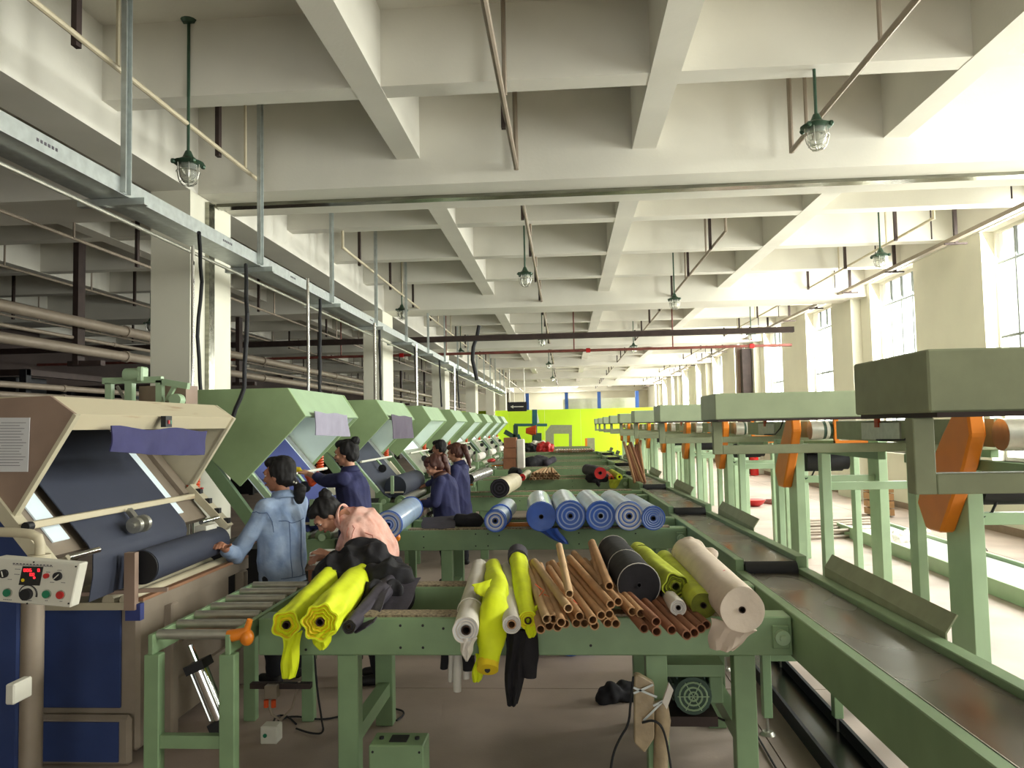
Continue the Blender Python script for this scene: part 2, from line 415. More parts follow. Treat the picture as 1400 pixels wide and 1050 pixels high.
# ------------------------------------------------ long thin pipes under the ceiling
def ceiling_pipe(label, x, z, y0, y1, drops, straps, r=.022, m='pipe_cream', cap0=True, cap1=True):
    t = thing('ceiling_pipe', label, 'pipe', (x, y0, z), 'thin pipes hung below the ceiling')
    MB().cyl((x, y0, z), (x, y1, z), r, n=8).build('pipe', m, t, smooth=True)
    if cap0: MB().cyl((x, y0, z-.02), (x, y0, SLAB), r, n=8).build('end_drop', m, t, smooth=True)
    if cap1: MB().cyl((x, y1, z-.02), (x, y1, SLAB), r, n=8).build('end_drop', m, t, smooth=True)
    for y in drops: MB().cyl((x+.02, y, z), (x+.02, y, SLAB), r*.75, n=6).build('hanger_rod', m, t)
    for y in straps: MB().box(x-.06, y-.03, z-.05, x-.02, y+.03, SLAB).build('hanger_strap', 'iron', t)
rng = lambda a, b, s: [a+s*k for k in range(int((b-a)/s)+1)]
ceiling_pipe('thin pipe above the left aisle, ending before the nearest main beam', -3.3, 4.55, .5, 8.15, [5.4, 7.7], [2.7, 5.0, 7.2])
ceiling_pipe('thin pipe above the tray beyond the nearest main beam', -3.3, 4.55, 11.3, 61, rng(13.2, 60, 2.25), rng(12.4, 60, 2.25))
ceiling_pipe('thin pipe overhead mid ceiling, ending before the nearest main beam', -.47, 4.62, .5, 8.25, [6.4], [4.1, 7.0], r=.027, m='pipe_grey')
ceiling_pipe('thin pipe running down the middle of the ceiling beyond the nearest main beam', -.47, 4.62, 9.6, 61, rng(11.3, 60, 2.25), rng(10.2, 60, 2.25), r=.024, m='pipe_grey')
ceiling_pipe('thin pipe at upper right that ends beside the caged lamp', 2.45, 4.64, .5, 8.15, [5.9, 7.7], [3.4], r=.026, m='pipe_grey')
ceiling_pipe('thin pipe right of centre running away beyond the nearest main beam', 2.45, 4.64, 11.5, 61, rng(13.2, 60, 2.25), rng(12.5, 60, 2.25), m='pipe_grey')
ceiling_pipe('thin pipe nearest the window wall beyond the nearest main beam', 5.45, 4.72, 11.5, 61, rng(13.2, 60, 2.25), rng(12.7, 60, 2.25), m='pipe_cream')
for q, (x, z) in enumerate(((-8.85, 4.5), (-6.2, 4.3), (-11.5, 4.3))):
    ceiling_pipe(['thin pipe in the dark hall left of the columns, beside the far lamp', 'thin pipe close behind the columns in the dark hall', 'thin pipe deepest in the dark hall on the left'][q], x, z, 5, 60, rng(7, 58, 2.25), rng(6.3, 58, 4.5), m='pipe_grey')
# window-side trunking on dark brackets
t = thing('lighting_trunking', 'long pale steel trunking on dark bracket rods above the windows', 'trunking', (6.1, 0, 4.57))
MB().box(6.07, 2, 4.545, 6.16, 61, 4.605).build('trunking', 'pipe_grey', t)
for y in rng(3.4, 60, 2.25):
    MB().box(6.17, y-.025, 4.52, 6.22, y+.025, SLAB).build('bracket_rod', 'iron', t)
    MB().box(6.02, y-.02, 4.51, 6.36, y+.02, 4.538).build('bracket_arm', 'iron', t)
    MB().cyl((6.02, y+.4, 4.7), (6.02, y+.4, SLAB), .012, n=6).build('rod', 'iron', t)
# dark square duct across the room and red sprinkler pipe
tag(MB().box(-15.8, 20.0, 4.06, 5.9, 20.16, 4.2).build('cross_duct', 'iron'), 'dark brown square duct crossing the whole hall below the ceiling', 'duct')
t = thing('sprinkler_pipe', 'thin rust-red sprinkler pipe crossing the hall behind the dark duct', 'pipe', (0, 22, 3.9))
MB().cyl((-15.8, 22, 3.92), (6.4, 22, 3.92), .04, n=8).build('pipe', 'rust_red', t, smooth=True)
for x in (-6.5, -3.4, .3, 3.1): MB().cyl((x, 22, 3.92), (x, 22, SLAB), .02, n=6).build('hanger_rod', 'rust_red', t)
for x in (-4.7, .7, 5.3): MB().cyl((x-.06, 22, 3.92), (x+.06, 22, 3.92), .065, n=8).build('coupling', 'red', t)
pts = [at(*q, y=20.08) for q in ((655, 445), (652, 460), (647, 475), (646, 492), (650, 510), (652, 520))]
tag(MB().sweep(pts, .05, n=8).build('bent_hose', 'rubber', smooth=True), 'thick black bent hose hanging below the dark duct', 'hose')
tag(MB().box(WX-.56, 26.9, 0, WX-.26, 27.25, 4.3).build('downpipe_duct', 'iron'), 'dark brown square duct standing against the window wall', 'duct')
tag(MB().box(WX-.65, 27.3, 0, WX-.45, 27.6, 4.4).build('downpipe_duct', 'taupe'), 'paler brown duct standing beside the dark one at the window wall', 'duct')

# ------------------------------------------------ caged pendant lamps
def lamp(x, y, z, label, seg=14):
    t = thing('pendant_lamp', label, 'lamp', (x, y, z), 'caged pendant lamps')
    MB().cyl((x, y, z+.12), (x, y, SLAB), .014, n=8).build('rod', 'lamp_green', t)
    MB().cyl((x, y, SLAB-.03), (x, y, SLAB), .05, .07, n=12).build('ceiling_rose', 'lamp_green', t, smooth=True)
    m = MB(); m.cyl((x, y, z+.08), (x, y, z+.14), .05, .025, n=seg); m.cyl((x, y, z+.03), (x, y, z+.08), .13, .05, n=seg); m.cyl((x, y, z+.015), (x, y, z+.035), .11, .135, n=seg)
    for k in range(4):
        a = math.pi/4+k*math.pi/2; m.ball((x+.13*math.cos(a), y+.13*math.sin(a), z+.025), .024, 6, 5)
    m.build('housing', 'lamp_green', t, smooth=True)
    m = MB(); pr = [(.075, .02), (.08, -.04), (.07, -.10), (.045, -.14), (.01, -.155)]
    m.sweep([(x, y, z+q) for _, q in pr], [r for r, _ in pr], n=seg, caps=True); m.build('glass_jar', 'lamp_glass', t, smooth=True)
    MB().ball((x, y, z-.05), (.028, .028, .045), 10, 8).build('bulb', 'white_paint', t, smooth=True)
    m = MB()
    for k in range(6):
        a = k*math.pi/3
        m.sweep([(x+r*math.cos(a), y+r*math.sin(a), z+q) for r, q in ((.1, .02), (.1, -.06), (.085, -.12), (.05, -.165), (0, -.18))], .004, n=4)
    for r, q in ((.1, -.05), (.07, -.145)):
        m.sweep([(x+r*math.cos(a*math.pi/8), y+r*math.sin(a*math.pi/8), z+q) for a in range(17)], .004, n=4)
    m.build('wire_cage', 'steel', t)
for (x, y, z, l) in [(-3.29, 6.5, 4.16, 'caged green pendant lamp at upper left above the cable tray'), (2.2, 6.6, 4.27, 'caged green pendant lamp at upper right, close to the camera'),
        (-.59, 12.2, 4.2, 'caged pendant lamp in mid ceiling just beyond the nearest main beam'), (4.75, 11.7, 4.2, 'caged pendant lamp beside the pipe nearest the windows'),
        (2.2, 15.2, 4.2, 'caged pendant lamp hanging from the pipe right of centre'), (-3.3, 15.5, 4.2, 'caged pendant lamp seen between hanger posts before the second column'),
        (-.6, 21.6, 4.2, 'second lamp down the middle line, behind the dark duct'), (5.0, 20.8, 4.1, 'small far lamp by the window trunking at the dark duct'),
        (-9.1, 16.3, 4.2, 'pendant lamp in the dark hall at the left'), (-3.3, 24.4, 4.2, 'far pendant lamp over the machine row beyond the duct'),
        (-.6, 30.5, 4.2, 'third lamp down the middle line, far away'), (2.2, 24.3, 4.2, 'far lamp right of centre beyond the duct'), (-.6, 39.5, 4.2, 'fourth and farthest lamp down the middle line')]:
    lamp(x, y, z, l, 14 if y < 17 else 8)

# ------------------------------------------------ dark hall on the left
def big_pipe(label, x, z, r, y0=6, y1=60, m='pipe_grey'):
    t = thing('service_pipe', label, 'pipe', (x, y0, z), 'thick pipes in the dark hall')
    MB().cyl((x, y0, z), (x, y1, z), r, n=12).build('pipe', m, t, smooth=True)
    for y in rng(y0+.6, y1, 6): MB().cyl((x, y, z), (x, y+.08, z), r*1.25, n=12).build('flange', m, t, smooth=True)
big_pipe('upper thick pale pipe running through the dark hall', -7.5, 3.55, .085)
big_pipe('lower thick pale pipe running through the dark hall', -7.5, 3.12, .08)
big_pipe('thin upper pipe beneath the thick pale one', -7.7, 3.33, .03)
big_pipe('low pale pipe deep in the dark hall', -8.6, 2.60, .05)
big_pipe('second low pale pipe deep in the dark hall', -8.6, 2.44, .05)
m = MB().cyl((-9.5, 10.2, 3.62), (-8.3, 10.2, 3.62), .09, n=12)
tag(m.build('capped_pipe', 'pipe_cream', smooth=True), 'short capped pipe end pointing out of the dark hall at far left', 'pipe')
for k, y in enumerate(rng(11.6, 60, 6)):
    t = thing('pipe_hanger', ['dark channel hanger holding the two thick pipes nearest the camera', 'second dark hanger on the thick pale pipes', 'third dark hanger on the thick pale pipes'][k] if k < 3 else 'dark pipe hanger far back in the dark hall', 'hanger', (-7.5, y, 2.95), 'pipe hangers in the dark hall')
    for s in (-.2,): MB().box(-7.5+s, y-.09, 2.9, -7.5+s+.09, y+.09, SLAB).build('post', 'iron', t)
    MB().box(-7.8, y-.06, 2.88, -7.25, y+.06, 2.96).build('crossbar', 'iron', t)
random.seed(3)
for k in range(11):   # racks of dark machinery beyond the columns
    y = 7.5+k*4.6
    lab = ['black steel rack deep in the dark hall at far left', 'second black rack from the left, behind the nearest hood', 'third black rack, behind the nearest column'][k] if k < 3 else 'dark steel rack far back beyond the columns'
    t = thing('machine_rack', lab, 'rack', (-11, y, 0), 'dark racks beyond the columns')
    for x in (-13.6, -11.2, -8.9):
        for dy in (0, 3.0): MB().box(x-.06, y+dy-.06, 0, x+.06, y+dy+.06, 2.9).build('upright', 'black', t)
    for z in (1.0, 1.7, 2.35, 2.85):
        MB().box(-13.66, y-.05, z-.05, -8.84, y+.05, z+.05).build('shelf_beam', 'iron', t)
        MB().box(-8.95, y, z-.05, -8.85, y+3, z+.05).build('shelf_beam', 'iron', t)
    for j in range(12):
        x = random.uniform(-13, -9.6); z = (.0, 1.05, 1.75, 2.4)[j % 4]; h = random.uniform(.4, .62)
        MB().box(x, y+.3, z, x+random.uniform(.4, 1), y+random.uniform(1.0, 2.4), z+h).build('backdrop_block', random.choice(['black', 'iron', 'rubber', 'black']), t, bevel=.02)  # black blocks added as a backdrop to darken the hall

# ------------------------------------------------ far end: lime partition with blue posts
t = thing('lime_partition', 'bright lime-green partition wall across the far end of the aisle', 'partition', (0, 45, 0))
for k in range(6): MB().box(-7.5+k*2.1, 45, 0, -7.5+k*2.1+2.09, 45.08, 2.72).build('panel', 'lime_wall', t)
for x in (-2.2, 0.1, 2.0, 4.2): MB().box(x-.1, 45.1, 0, x+.1, 45.3, 3.7).build('post', 'blue_post', t)
tag(MB().box(-.1, 46.0, 2.4, 4.3, 46.1, 3.35).box(0, 46.0, 0, .1, 46.1, 2.4).box(4.1, 46.0, 0, 4.2, 46.1, 2.4).build('white_board', 'white_paint'), 'plain white panel standing above and behind the lime partition', 'panel')
t = thing('arrow_sign', 'black hanging sign with a white arrow below the end of the tray', 'sign', tuple(at(707, 556, y=36)))
c = at(707, 556, y=36); MB().box(c.x-.45, c.y, c.z-.22, c.x+.45, c.y+.03, c.z+.22).build('board', 'black', t)
m = MB(); m.box(c.x-.2, c.y-.012, c.z-.02, c.x+.3, c.y, c.z+.02); m.prism([(c.x-.32, c.y-.012, c.z), (c.x-.18, c.y-.012, c.z+.08), (c.x-.18, c.y-.012, c.z-.08)], (0, .012, 0)); m.build('arrow', 'white_paint', t)
for s in (-.35, .35): MB().cyl((c.x+s, c.y+.01, c.z+.2), (c.x+s, c.y+.01, SLAB), .02, n=6).build('rod', 'steel', t)
m = MB(); y = 41
for s, e in (((1.1, 0), (1.1, 2.2)),): pass
t = thing('portal_frame', 'grey-green arch-shaped machine standing before the lime wall', 'machine', (0, 40, 0))
P = [at(*q, y=38) for q in ((746, 616), (746, 590), (753, 581), (782, 581), (782, 614), (778, 614), (778, 593), (757, 593), (757, 616))]
MB().prism([(p.x, 38, max(p.z, 0.02)) for p in P], (0, .8, 0)).build('arch', 'green_grey', t)
MB().box(P[0].x, 37.9, 0, P[4].x, 38.9, .72).build('base', 'green', t)
t = thing('far_press', 'grey-green box machine with an orange edge at the end of the belts', 'machine', tuple(at(810, 606, y=36)))
a, b = at(803, 615, y=36), at(813, 599, y=36); MB().box(a.x, 36, 0, b.x, 36.8, b.z).build('body', 'green_grey', t); MB().box(a.x-.1, 35.9, a.z, a.x, 36, b.z).build('edge', 'orange', t)
# green tower machine with red hopper at the far end
t = thing('tower_machine', 'dark green gantry machine with a red hopper before the lime wall', 'machine', (-2, 34, 0))
def bar(p, q, y, wd, name, mm): a, b = at(*p, y=y), at(*q, y=y); MB().beam((a.x, y, max(a.z, .05)), (b.x, y, b.z), wd, wd).build(name, mm, t)
bar((705, 612), (705, 581), 34, .2, 'column', 'green_dark'); bar((731, 612), (731, 560), 34, .22, 'column', 'teal'); bar((703, 581), (748, 581), 34, .12, 'crossbeam', 'teal')
bar((716, 615), (708, 594), 34, .14, 'brace', 'teal'); bar((690, 590), (704, 598), 34, .2, 'brace', 'green_dark'); bar((736, 578), (732, 561), 34, .1, 'brace', 'liner'); bar((735, 612), (735, 592), 33.8, .35, 'body', 'green_dark')
a = at(719, 589, y=33.8); b = at(733, 589, y=33.8); MB().cyl((a.x, 33.8, a.z), (b.x, 33.8, b.z), .12, .26, n=10).build('hopper', 'orange_red', t)
# ================================================================ INSPECTION MACHINES (left row)
MP = 3.29
def hose(t, x, y, z0, z1, r=.05, turns=9, m='orange_red'):
    pts = []
    for i in range(turns*10+1):
        a = i*2*math.pi/10; u = i/(turns*10); pts.append((x+r*math.cos(a), y+r*math.sin(a), z0+(z1-z0)*u))
    MB().sweep(pts, .011, n=5).build('coiled_hose', m, t, smooth=True)
def slope_slab(m, x0, z0, x1, z1, y0, y1, th, lift=0):
    d = V((x1-x0, 0, z1-z0)).normalized(); nrm = V((-d.z, 0, d.x)) if d.x*0-d.z*0 == 0 else None
    nrm = V((d.z, 0, -d.x)); nrm = nrm if nrm.x > 0 else -nrm
    a = V((x0, y0, z0))+nrm*lift; b = V((x1, y0, z1))+nrm*lift
    return m.prism([a, b, b+nrm*th, a+nrm*th], (0, y1-y0, 0))
def counter_wheel(t, x, y, z, m='rubber'):
    MB().beam((x, y, z), (x+.10, y-.05, z-.10), .03, .025).build('wheel_arm', 'steel' if m == 'steel' else 'green_light', t)
    b = MB(); b.cyl((x+.11, y-.09, z-.13), (x+.11, y-.06, z-.13), .058, n=20); b.cyl((x+.11, y-.10, z-.13), (x+.11, y-.03, z-.13), .022, n=14); b.build('measuring_wheel', m, t, smooth=True)
LABM = ['', 'nearest green fabric inspection machine with blue cloth on its sloping screen', 'second green inspection machine, grey cloth over its screen',
        'third green inspection machine with an empty glowing screen and a beige roll', 'fourth green inspection machine in the row', 'fifth green inspection machine in the row',
        'sixth green inspection machine in the row', 'seventh green inspection machine in the row', 'eighth and farthest green inspection machine']
def machine(k):
    y0 = 3.55+MP*k; y1 = y0+1.80
    t = thing('inspection_machine', LABM[k], 'machine', (-2.9, y0+.9, 0), 'green inspection machines in a row')
    A, B, C, D, E = (-3.46, 2.19), (-2.52, 2.19), (-2.355, 1.93), (-2.97, 1.30), (-3.46, 1.75)
    poly = [A, B, C, D, E]
    for (ya, yb) in ((y0, y0+.03), (y1-.03, y1)):
        MB().prism([(x, ya, z) for x, z in poly], (0, yb-ya, 0)).build('side_panel', 'green_hood', t, bevel=.004)
    MB().prism([(-3.43, y1-.04, 2.15), (-2.54, y1-.04, 2.15), (-2.40, y1-.04, 1.93), (-2.97, y1-.04, 1.34), (-3.43, y1-.04, 1.75)], (0, .009, 0)).build('inner_liner', 'liner', t)
    MB().box(A[0], y0+.031, 2.165, B[0]-.015, y1-.031, 2.19).build('roof_panel', 'green_light', t)
    slope_slab(MB(), B[0]-.012, B[1], C[0]-.004, C[1], y0+.031, y1-.031, -.025).build('front_visor', 'green_light', t)
    MB().box(A[0], y0+.031, 1.75, A[0]+.02, y1-.031, 2.16).build('back_panel', 'green', t)
    s0, s1 = (-3.36, 1.93), (-2.62, 1.05)
    slope_slab(MB(), *s0, *s1, y0+.07, y1-.07, .03, -.03).build('screen', 'lightbox', t)
    P = lambda u: (s0[0]+(s1[0]-s0[0])*u, s0[1]+(s1[1]-s0[1])*u)
    for (a, b) in ((y0+.04, y0+.09), (y1-.09, y1-.045)): slope_slab(MB(), *P(0), *P(1.12), a, b, .05, -.01).build('screen_rail', 'green_light' if a < y0+.5 else 'steel', t)
    for ya in (y0+.0, y1-.06):   # sloping side struts down to the base
        MB().beam((-3.45, ya+.03, 2.0-.25), (-2.72, ya+.03, .78), .06, .11).build('side_strut', 'green', t)
    xb, zb = -2.74, 1.36
    MB().cyl((xb, y0+.02, zb), (xb, y1+.02, zb), .016, n=8).build('crossbar', 'white_paint', t, smooth=True)
    counter_wheel(t, xb, y0+.85, zb)
    MB().cyl((-2.56, y0+.15, 2.09), (-2.56, y1-.15, 2.09), .016, n=8).build('hood_lamp', 'tube_light', t)
    MB().box(-2.62, y0+.1, 2.12, -2.5, y1-.1, 2.14).build('lamp_tray', 'white_paint', t)
    cloth = {1: 'blue_cloth', 2: 'navy_screen'}.get(k)
    if cloth:
        pts = [P(-.02), P(.5), P(1.0), (-2.56, .98), (-2.50, .90), (-2.42, .85)]
        def fn(u, v):
            q = v*(len(pts)-1); i = min(int(q), len(pts)-2); f = q-i
            return V((pts[i][0]*(1-f)+pts[i+1][0]*f+.035, y0+.13+(1.38+.05*math.sin(3*v))*u, pts[i][1]*(1-f)+pts[i+1][1]*f+.02+.004*math.sin(u*9+v*5)))
        MB().sheet(fn, 12, 20, .006).build('inspected_cloth', cloth, t, smooth=True)
        MB().cyl((-2.34, y0+.3, 1.0), (-2.34, y1-.1, 1.0), .135 if k == 1 else .15, n=24).build('wound_cloth', cloth, t, smooth=True)
    else:
        MB().cyl((-2.36, y0+.2, .99), (-2.36, y1-.1, .99), .10, n=20).build('wound_cloth', 'white_fabric' if k != 3 else 'beige', t, smooth=True)
        slope_slab(MB(), *P(.62), *P(1.08), y0+.1, y1-.1, .025, .012).build('lower_panel', 'steel', t)
        counter_wheel(t, -2.62, y1-.5, 1.2)
    # winding cradle
    for x in (-2.46, -2.24):
        MB().cyl((x, y0+.22, .82), (x, y1, .82), .06, n=16).build('drum_roller', 'steel', t, smooth=True)
        MB().cyl((x, y0+.12, .82), (x, y0+.22, .82), .075, n=16).build('drive_hub', 'green', t, smooth=True)
        MB().cyl((x, y0+.09, .82), (x, y0+.12, .82), .035, n=12).build('hub_cap', 'green_light', t, smooth=True)
    MB().box(-2.58, y0+.1, .58, -2.12, y0+.22, .80).build('drive_block', 'green', t, bevel=.006)
    MB().box(-2.37, y0+.14, .92, -2.33, y0+.18, 1.16).build('core_bracket', 'green_light', t)
    MB().box(-2.45, y0+.15, .93, -2.20, y0+.17, .95).build('bracket_bar', 'beige', t)
    MB().box(-2.58, y1, .58, -2.12, y1+.12, .95).build('drive_block', 'green', t, bevel=.006)
    # base frame
    m = MB(); m.box(-3.4, y0+.1, .0, -2.62, y1-.05, .72); m.build('base_cabinet', 'black' if k < 3 else 'green', t)
    for x in (-2.55, -2.15):
        for y in (y0+.13, y1-.05): MB().box(x-.03, y-.03, 0, x+.03, y+.03, .58).build('leg', 'green', t)
    MB().box(-2.58, y0+.2, .5, -2.12, y1, .58).build('lower_tray', 'taupe', t)
    MB().box(-2.16, y0+.2, .70, -2.08, y1, .76).build('front_rail', 'steel', t)
    # side control strip on the far edge
    slope_slab(MB(), -2.78, 1.26, -2.50, .92, y1-.1, y1-.02, .05, 0).build('switch_strip', 'beige', t)
    hose(t, -2.84, y1+.10, 1.34, 1.52, r=.035, turns=6)
    tag_o = KEEP.setdefault(k, t)
    return t
KEEP = {}
for k in range(1, 9): machine(k)

# ---- nearest machine, beige and blue
y0, y1 = 3.55, 5.34
t = thing('inspection_machine', 'beige and blue fabric inspection machine with black cloth on its screen, at the left edge', 'machine', (-2.9, 4.4, 0))
pb, pc, pd = at(68, 541, y=y0), at(102, 566, y=y0), at(18, 704, y=y0)
poly = [(-3.5, 1.96), (pb.x, pb.z), (pc.x, pc.z), (pd.x, pd.z), (-2.95, 1.47), (-3.5, 1.9)]
SX = [(x, z) for x, z in poly]
MB().prism([(x, y0, z) for x, z in SX], (0, .02, 0)).build('side_panel', 'taupe', t)
MB().prism([(x, y1-.02, z) for x, z in SX], (0, .02, 0)).build('side_panel', 'beige', t)
dx, dz = pd.x-pc.x, pd.z-pc.z
MB().box(-3.5, y0+.02, pb.z-.02, pb.x-.01, y1-.02, pb.z).build('roof_panel', 'beige_worn', t)
slope_slab(MB(), pb.x-.008, pb.z, pc.x, pc.z, y0+.02, y1-.02, -.02).build('front_visor', 'beige_worn', t)
slope_slab(MB(), pc.x, pc.z, pc.x+dx*.16, pc.z+dz*.16, y0+.021, y1-.021, -.02).build('fascia', 'beige_worn', t)
for (ya, yb) in ((y0-.005, y0+.03), (y1-.03, y1+.005)): slope_slab(MB(), pc.x, pc.z, pd.x, pd.z, ya, yb, .018, -.004).build('edge_strip', 'beige', t)
MB().box(-3.5, y0+.02, 1.2, -3.48, y1-.02, 1.95).build('back_panel', 'beige', t)
s0, s1 = (-3.19, 1.99), (-2.53, 1.21)
P = lambda u: (s0[0]+(s1[0]-s0[0])*u, s0[1]+(s1[1]-s0[1])*u)
slope_slab(MB(), *P(0), *P(1), y0+.04, y1-.04, .04, -.05).build('screen_bed', 'pipe_grey', t)
for (ya, yb) in ((y0+.17, y0+.30), (y1-.44, y1-.30)): slope_slab(MB(), *P(.22), *P(.93), ya, yb, .008, -.006).build('light_strip', 'lightbox', t)
slope_slab(MB(), *P(.1), *P(.8), y1-.16, y1-.05, .05, -.03).build('side_rail', 'pipe_grey', t)
slope_slab(MB(), -2.68, 1.40, -2.40, 1.11, y1-.08, y1+.0, .05, 0).build('switch_strip', 'beige', t)
slope_slab(MB(), *P(.35), *P(1.2), y0-.02, y0+.05, .06, -.02).build('side_rail', 'beige', t)
for u in (.18, .42, .66, .9):
    q = (-2.68+.28*u, 1.40-.29*u); MB().box(q[0]+.02, y1-.065, q[1]+.02, q[0]+.055, y1-.025, q[1]+.055).build('rocker_switch', 'black', t)
q = (-2.63, 1.35); MB().box(q[0]+.05, y1-.055, q[1]+.05, q[0]+.065, y1-.035, q[1]+.06).build('indicator', 'red', t)
pts = [P(0), P(.5), P(1.0), (-2.50, 1.16), (-2.50, 1.05), (-2.52, .92)]
def fn(u, v):
    q = v*(len(pts)-1); i = min(int(q), len(pts)-2); f = q-i
    return V((pts[i][0]*(1-f)+pts[i+1][0]*f+.03, y0+.33+(.99+.03*math.sin(5*v))*u, pts[i][1]*(1-f)+pts[i+1][1]*f+.015+.003*math.sin(u*9+v*5)))
MB().sheet(fn, 12, 20, .006).build('inspected_cloth', 'navy_screen', t, smooth=True)
a, b = at(37, 719, y=y0-.03), at(270, 677, y=y1)
MB().beam(a, b, .035, .035).build('crossbar', 'beige_worn', t, bevel=.004)
MB().cyl(a+V((.02, -.04, .0)), a+V((.02, .0, .0)), .022, n=10).build('bar_end', 'black', t)
w0 = at(176, 697, y=4.35); MB().beam(w0, w0+V((.09, -.03, -.09)), .03, .03).build('wheel_arm', 'steel', t)
w1 = at(189, 717, y=4.28); m = MB(); m.cyl(w1+V((0, -.05, 0)), w1+V((0, -.015, 0)), .045, n=20); m.cyl(w1+V((0, .03, 0)), w1+V((0, .06, 0)), .05, n=20); m.cyl(w1+V((0, -.07, 0)), w1+V((0, .05, 0)), .018, n=10); m.build('measuring_wheel', 'steel', t, smooth=True)
for (p, q, ya, yb) in (((62, 757), (101, 748), y0+.08, y0+.33), ((264, 713), (284, 708), y1-.33, y1-.06)):
    a = V((-2.44, ya, 1.20)); b = V((-2.44, yb, 1.20)); MB().cyl(a, b, .016, n=10).build('guide_roller', 'chrome', t, smooth=True)
MB().box(-2.50, y1-.3, 1.12, -2.42, y1-.14, 1.17).build('counter', 'white_paint', t)
RX, RZ = -2.40, 1.045
MB().cyl((-2.37, y0+.62, 1.055), (-2.45, y1-.08, 1.045), .095, n=28).build('wound_cloth', 'navy_screen', t, smooth=True)
MB().cyl((-2.37, y0+.612, 1.055), (-2.37, y0+.62, 1.055), .093, n=28).build('roll_end', 'black', t)
MB().box(RX-.02, y0+.53, .84, RX+.04, y0+.57, 1.15).build('core_bracket', 'taupe', t)
for x in (-2.54, -2.44): MB().cyl((x, y0+.58, .88), (x, y1, .88), .035, n=14).build('drum_roller', 'pipe_cream', t, smooth=True)
a, b = at(100, 812, y=y0+.45), at(225, 797, y=y0+.75); MB().beam((-2.7, y0+.52, .93), (-2.22, y0+.62, .935), .03, .02).build('clamp_bar', 'taupe', t)
MB().cyl((-2.52, y0+.5, .93), (-2.52, y0+.5, .97), .022, n=12).build('knob', 'steel', t)
# front rail and cabinet
c0, c1 = at(57, 818, y=4.15), at(166, 1043, y=4.15)
cr = at(190, 842, y=4.15).x; ct = c0.z
MB().box(c0.x-.5, 4.15, .06, cr, 5.3, ct-.05).build('cabinet', 'pipe_grey', t, bevel=.02)
MB().box(c0.x, 4.135, .30, at(164, 900, y=4.13).x, 4.15, ct-.06).build('cabinet_door', 'blue_panel', t, bevel=.004)
MB().box(c0.x-.04, 4.10, .0, cr-.02, 4.15, .27).build('plinth', 'pipe_grey', t, bevel=.02)
MB().box(c0.x, 4.09, .03, at(163, 1000, y=4.1).x, 4.10, .24).build('plinth_panel', 'blue_panel', t)
MB().box(c0.x-.02, 4.12, ct-.06, cr+.01, 5.3, ct-.02).build('cabinet_top', 'pipe_cream', t)
MB().box(cr-.02, 4.14, .80, cr+.03, 5.55, .875).build('front_rail', 'pipe_grey', t)
MB().box(cr-.01, 4.14, .876, cr+.03, 5.55, .893).build('rail_edge', 'wood_edge', t)
MB().box(cr-.05, 4.10, .78, cr+.035, 4.14, .87).build('rail_cap', 'blue_cloth', t)
MB().box(cr-.02, 4.42, 0, cr+.05, 4.50, .80).build('leg', 'pipe_grey', t, bevel=.01)
MB().box(cr-.02, 5.42, 0, cr+.05, 5.50, .80).build('leg', 'pipe_grey', t, bevel=.01)
MB().box(cr+.001, 4.5, .25, cr+.03, 5.42, .33).build('cross_rail', 'pipe_grey', t)
MB().box(cr+.001, 4.5, .48, cr+.03, 5.42, .54).build('cross_rail', 'pipe_grey', t)
# big blue side box and post at the frame's edge
MB().box(-3.6, 3.95, 0, at(24, 900, y=3.95).x, 4.09, 1.1).build('side_box', 'blue_panel', t, bevel=.01)
MB().beam((-3.2, 3.9, 1.78), (-2.62, 3.9, 1.12), .10, .10).build('side_strut', 'beige', t)
MB().prism([(-3.4, 3.92, 1.75), (-2.66, 3.92, 1.13), (-3.4, 3.92, 1.13)], (0, .05, 0)).build('lower_side_panel', 'blue_panel', t)
hose(t, -2.74, y1+.14, 1.34, 1.62, r=.05, turns=12)
# control box on its pipe arm and post
T = thing('control_box', 'cream control box with red digits, knobs and push buttons at the left edge', 'control box', tuple(at(50, 830, y=3.1)))
n0 = at(0, 762, y=3.1); n1 = at(109, 771, y=3.1); n2 = at(96, 831, y=3.1); n3 = at(0, 824, y=3.1)
L = (n0-n1)*1.05
quad = [n1+L, n1, n2, n2+L]
ex = V((.0, .06, .0))
MB().prism(quad, ex).build('box', 'white_paint', T, bevel=.004)
uu = (n1-n0)/109; vv = (n2-n1)/61
def pp(px, py, o=-.004):   # panel point from face coordinates
    return at(px, py, y=3.1)+V((0, o, 0))
def disc(px, py, r, name, m, d=.012):
    c = pp(px, py, 0); MB().cyl(c+V((0, -d, 0)), c, r*.0029, n=18).build(name, m, T, smooth=True)
for (x, y, m) in ((11, 810, 'green_button'), (64.5, 812, 'green_button'), (83.5, 813, 'red')): disc(x, y, 6.6, 'button_rim', 'steel', .006); disc(x, y, 5.4, 'push_button', m)
disc(64.4, 787, 3.6, 'push_button', 'red')
for (x, y, a) in ((6.5, 784, 2.0), (80, 787.5, .9)):
    disc(x, y, 6, 'selector_knob', 'black', .014)
    c = pp(x, y, -.016); e = uu*math.cos(a)*4-vv*math.sin(a)*4; MB().beam(c-e, c+e, .004, .003).build('pointer', 'white_paint', T)
disc(38, 812, 8.2, 'dial_knob', 'black', .02)
m = MB()
for i in range(22):
    a0, a1 = (math.radians(-20+10*i+b) for b in (1, 9.2)); r0, r1 = 11.2, 12+1.8*(1-i/22)
    q = [pp(38+r*math.cos(a), 812-r*math.sin(a), -.002) for r, a in ((r0, a0), (r1, a0), (r1, a1), (r0, a1))]
    m.prism(q, (0, .0015, 0))
m.build('dial_scale', 'black', T)
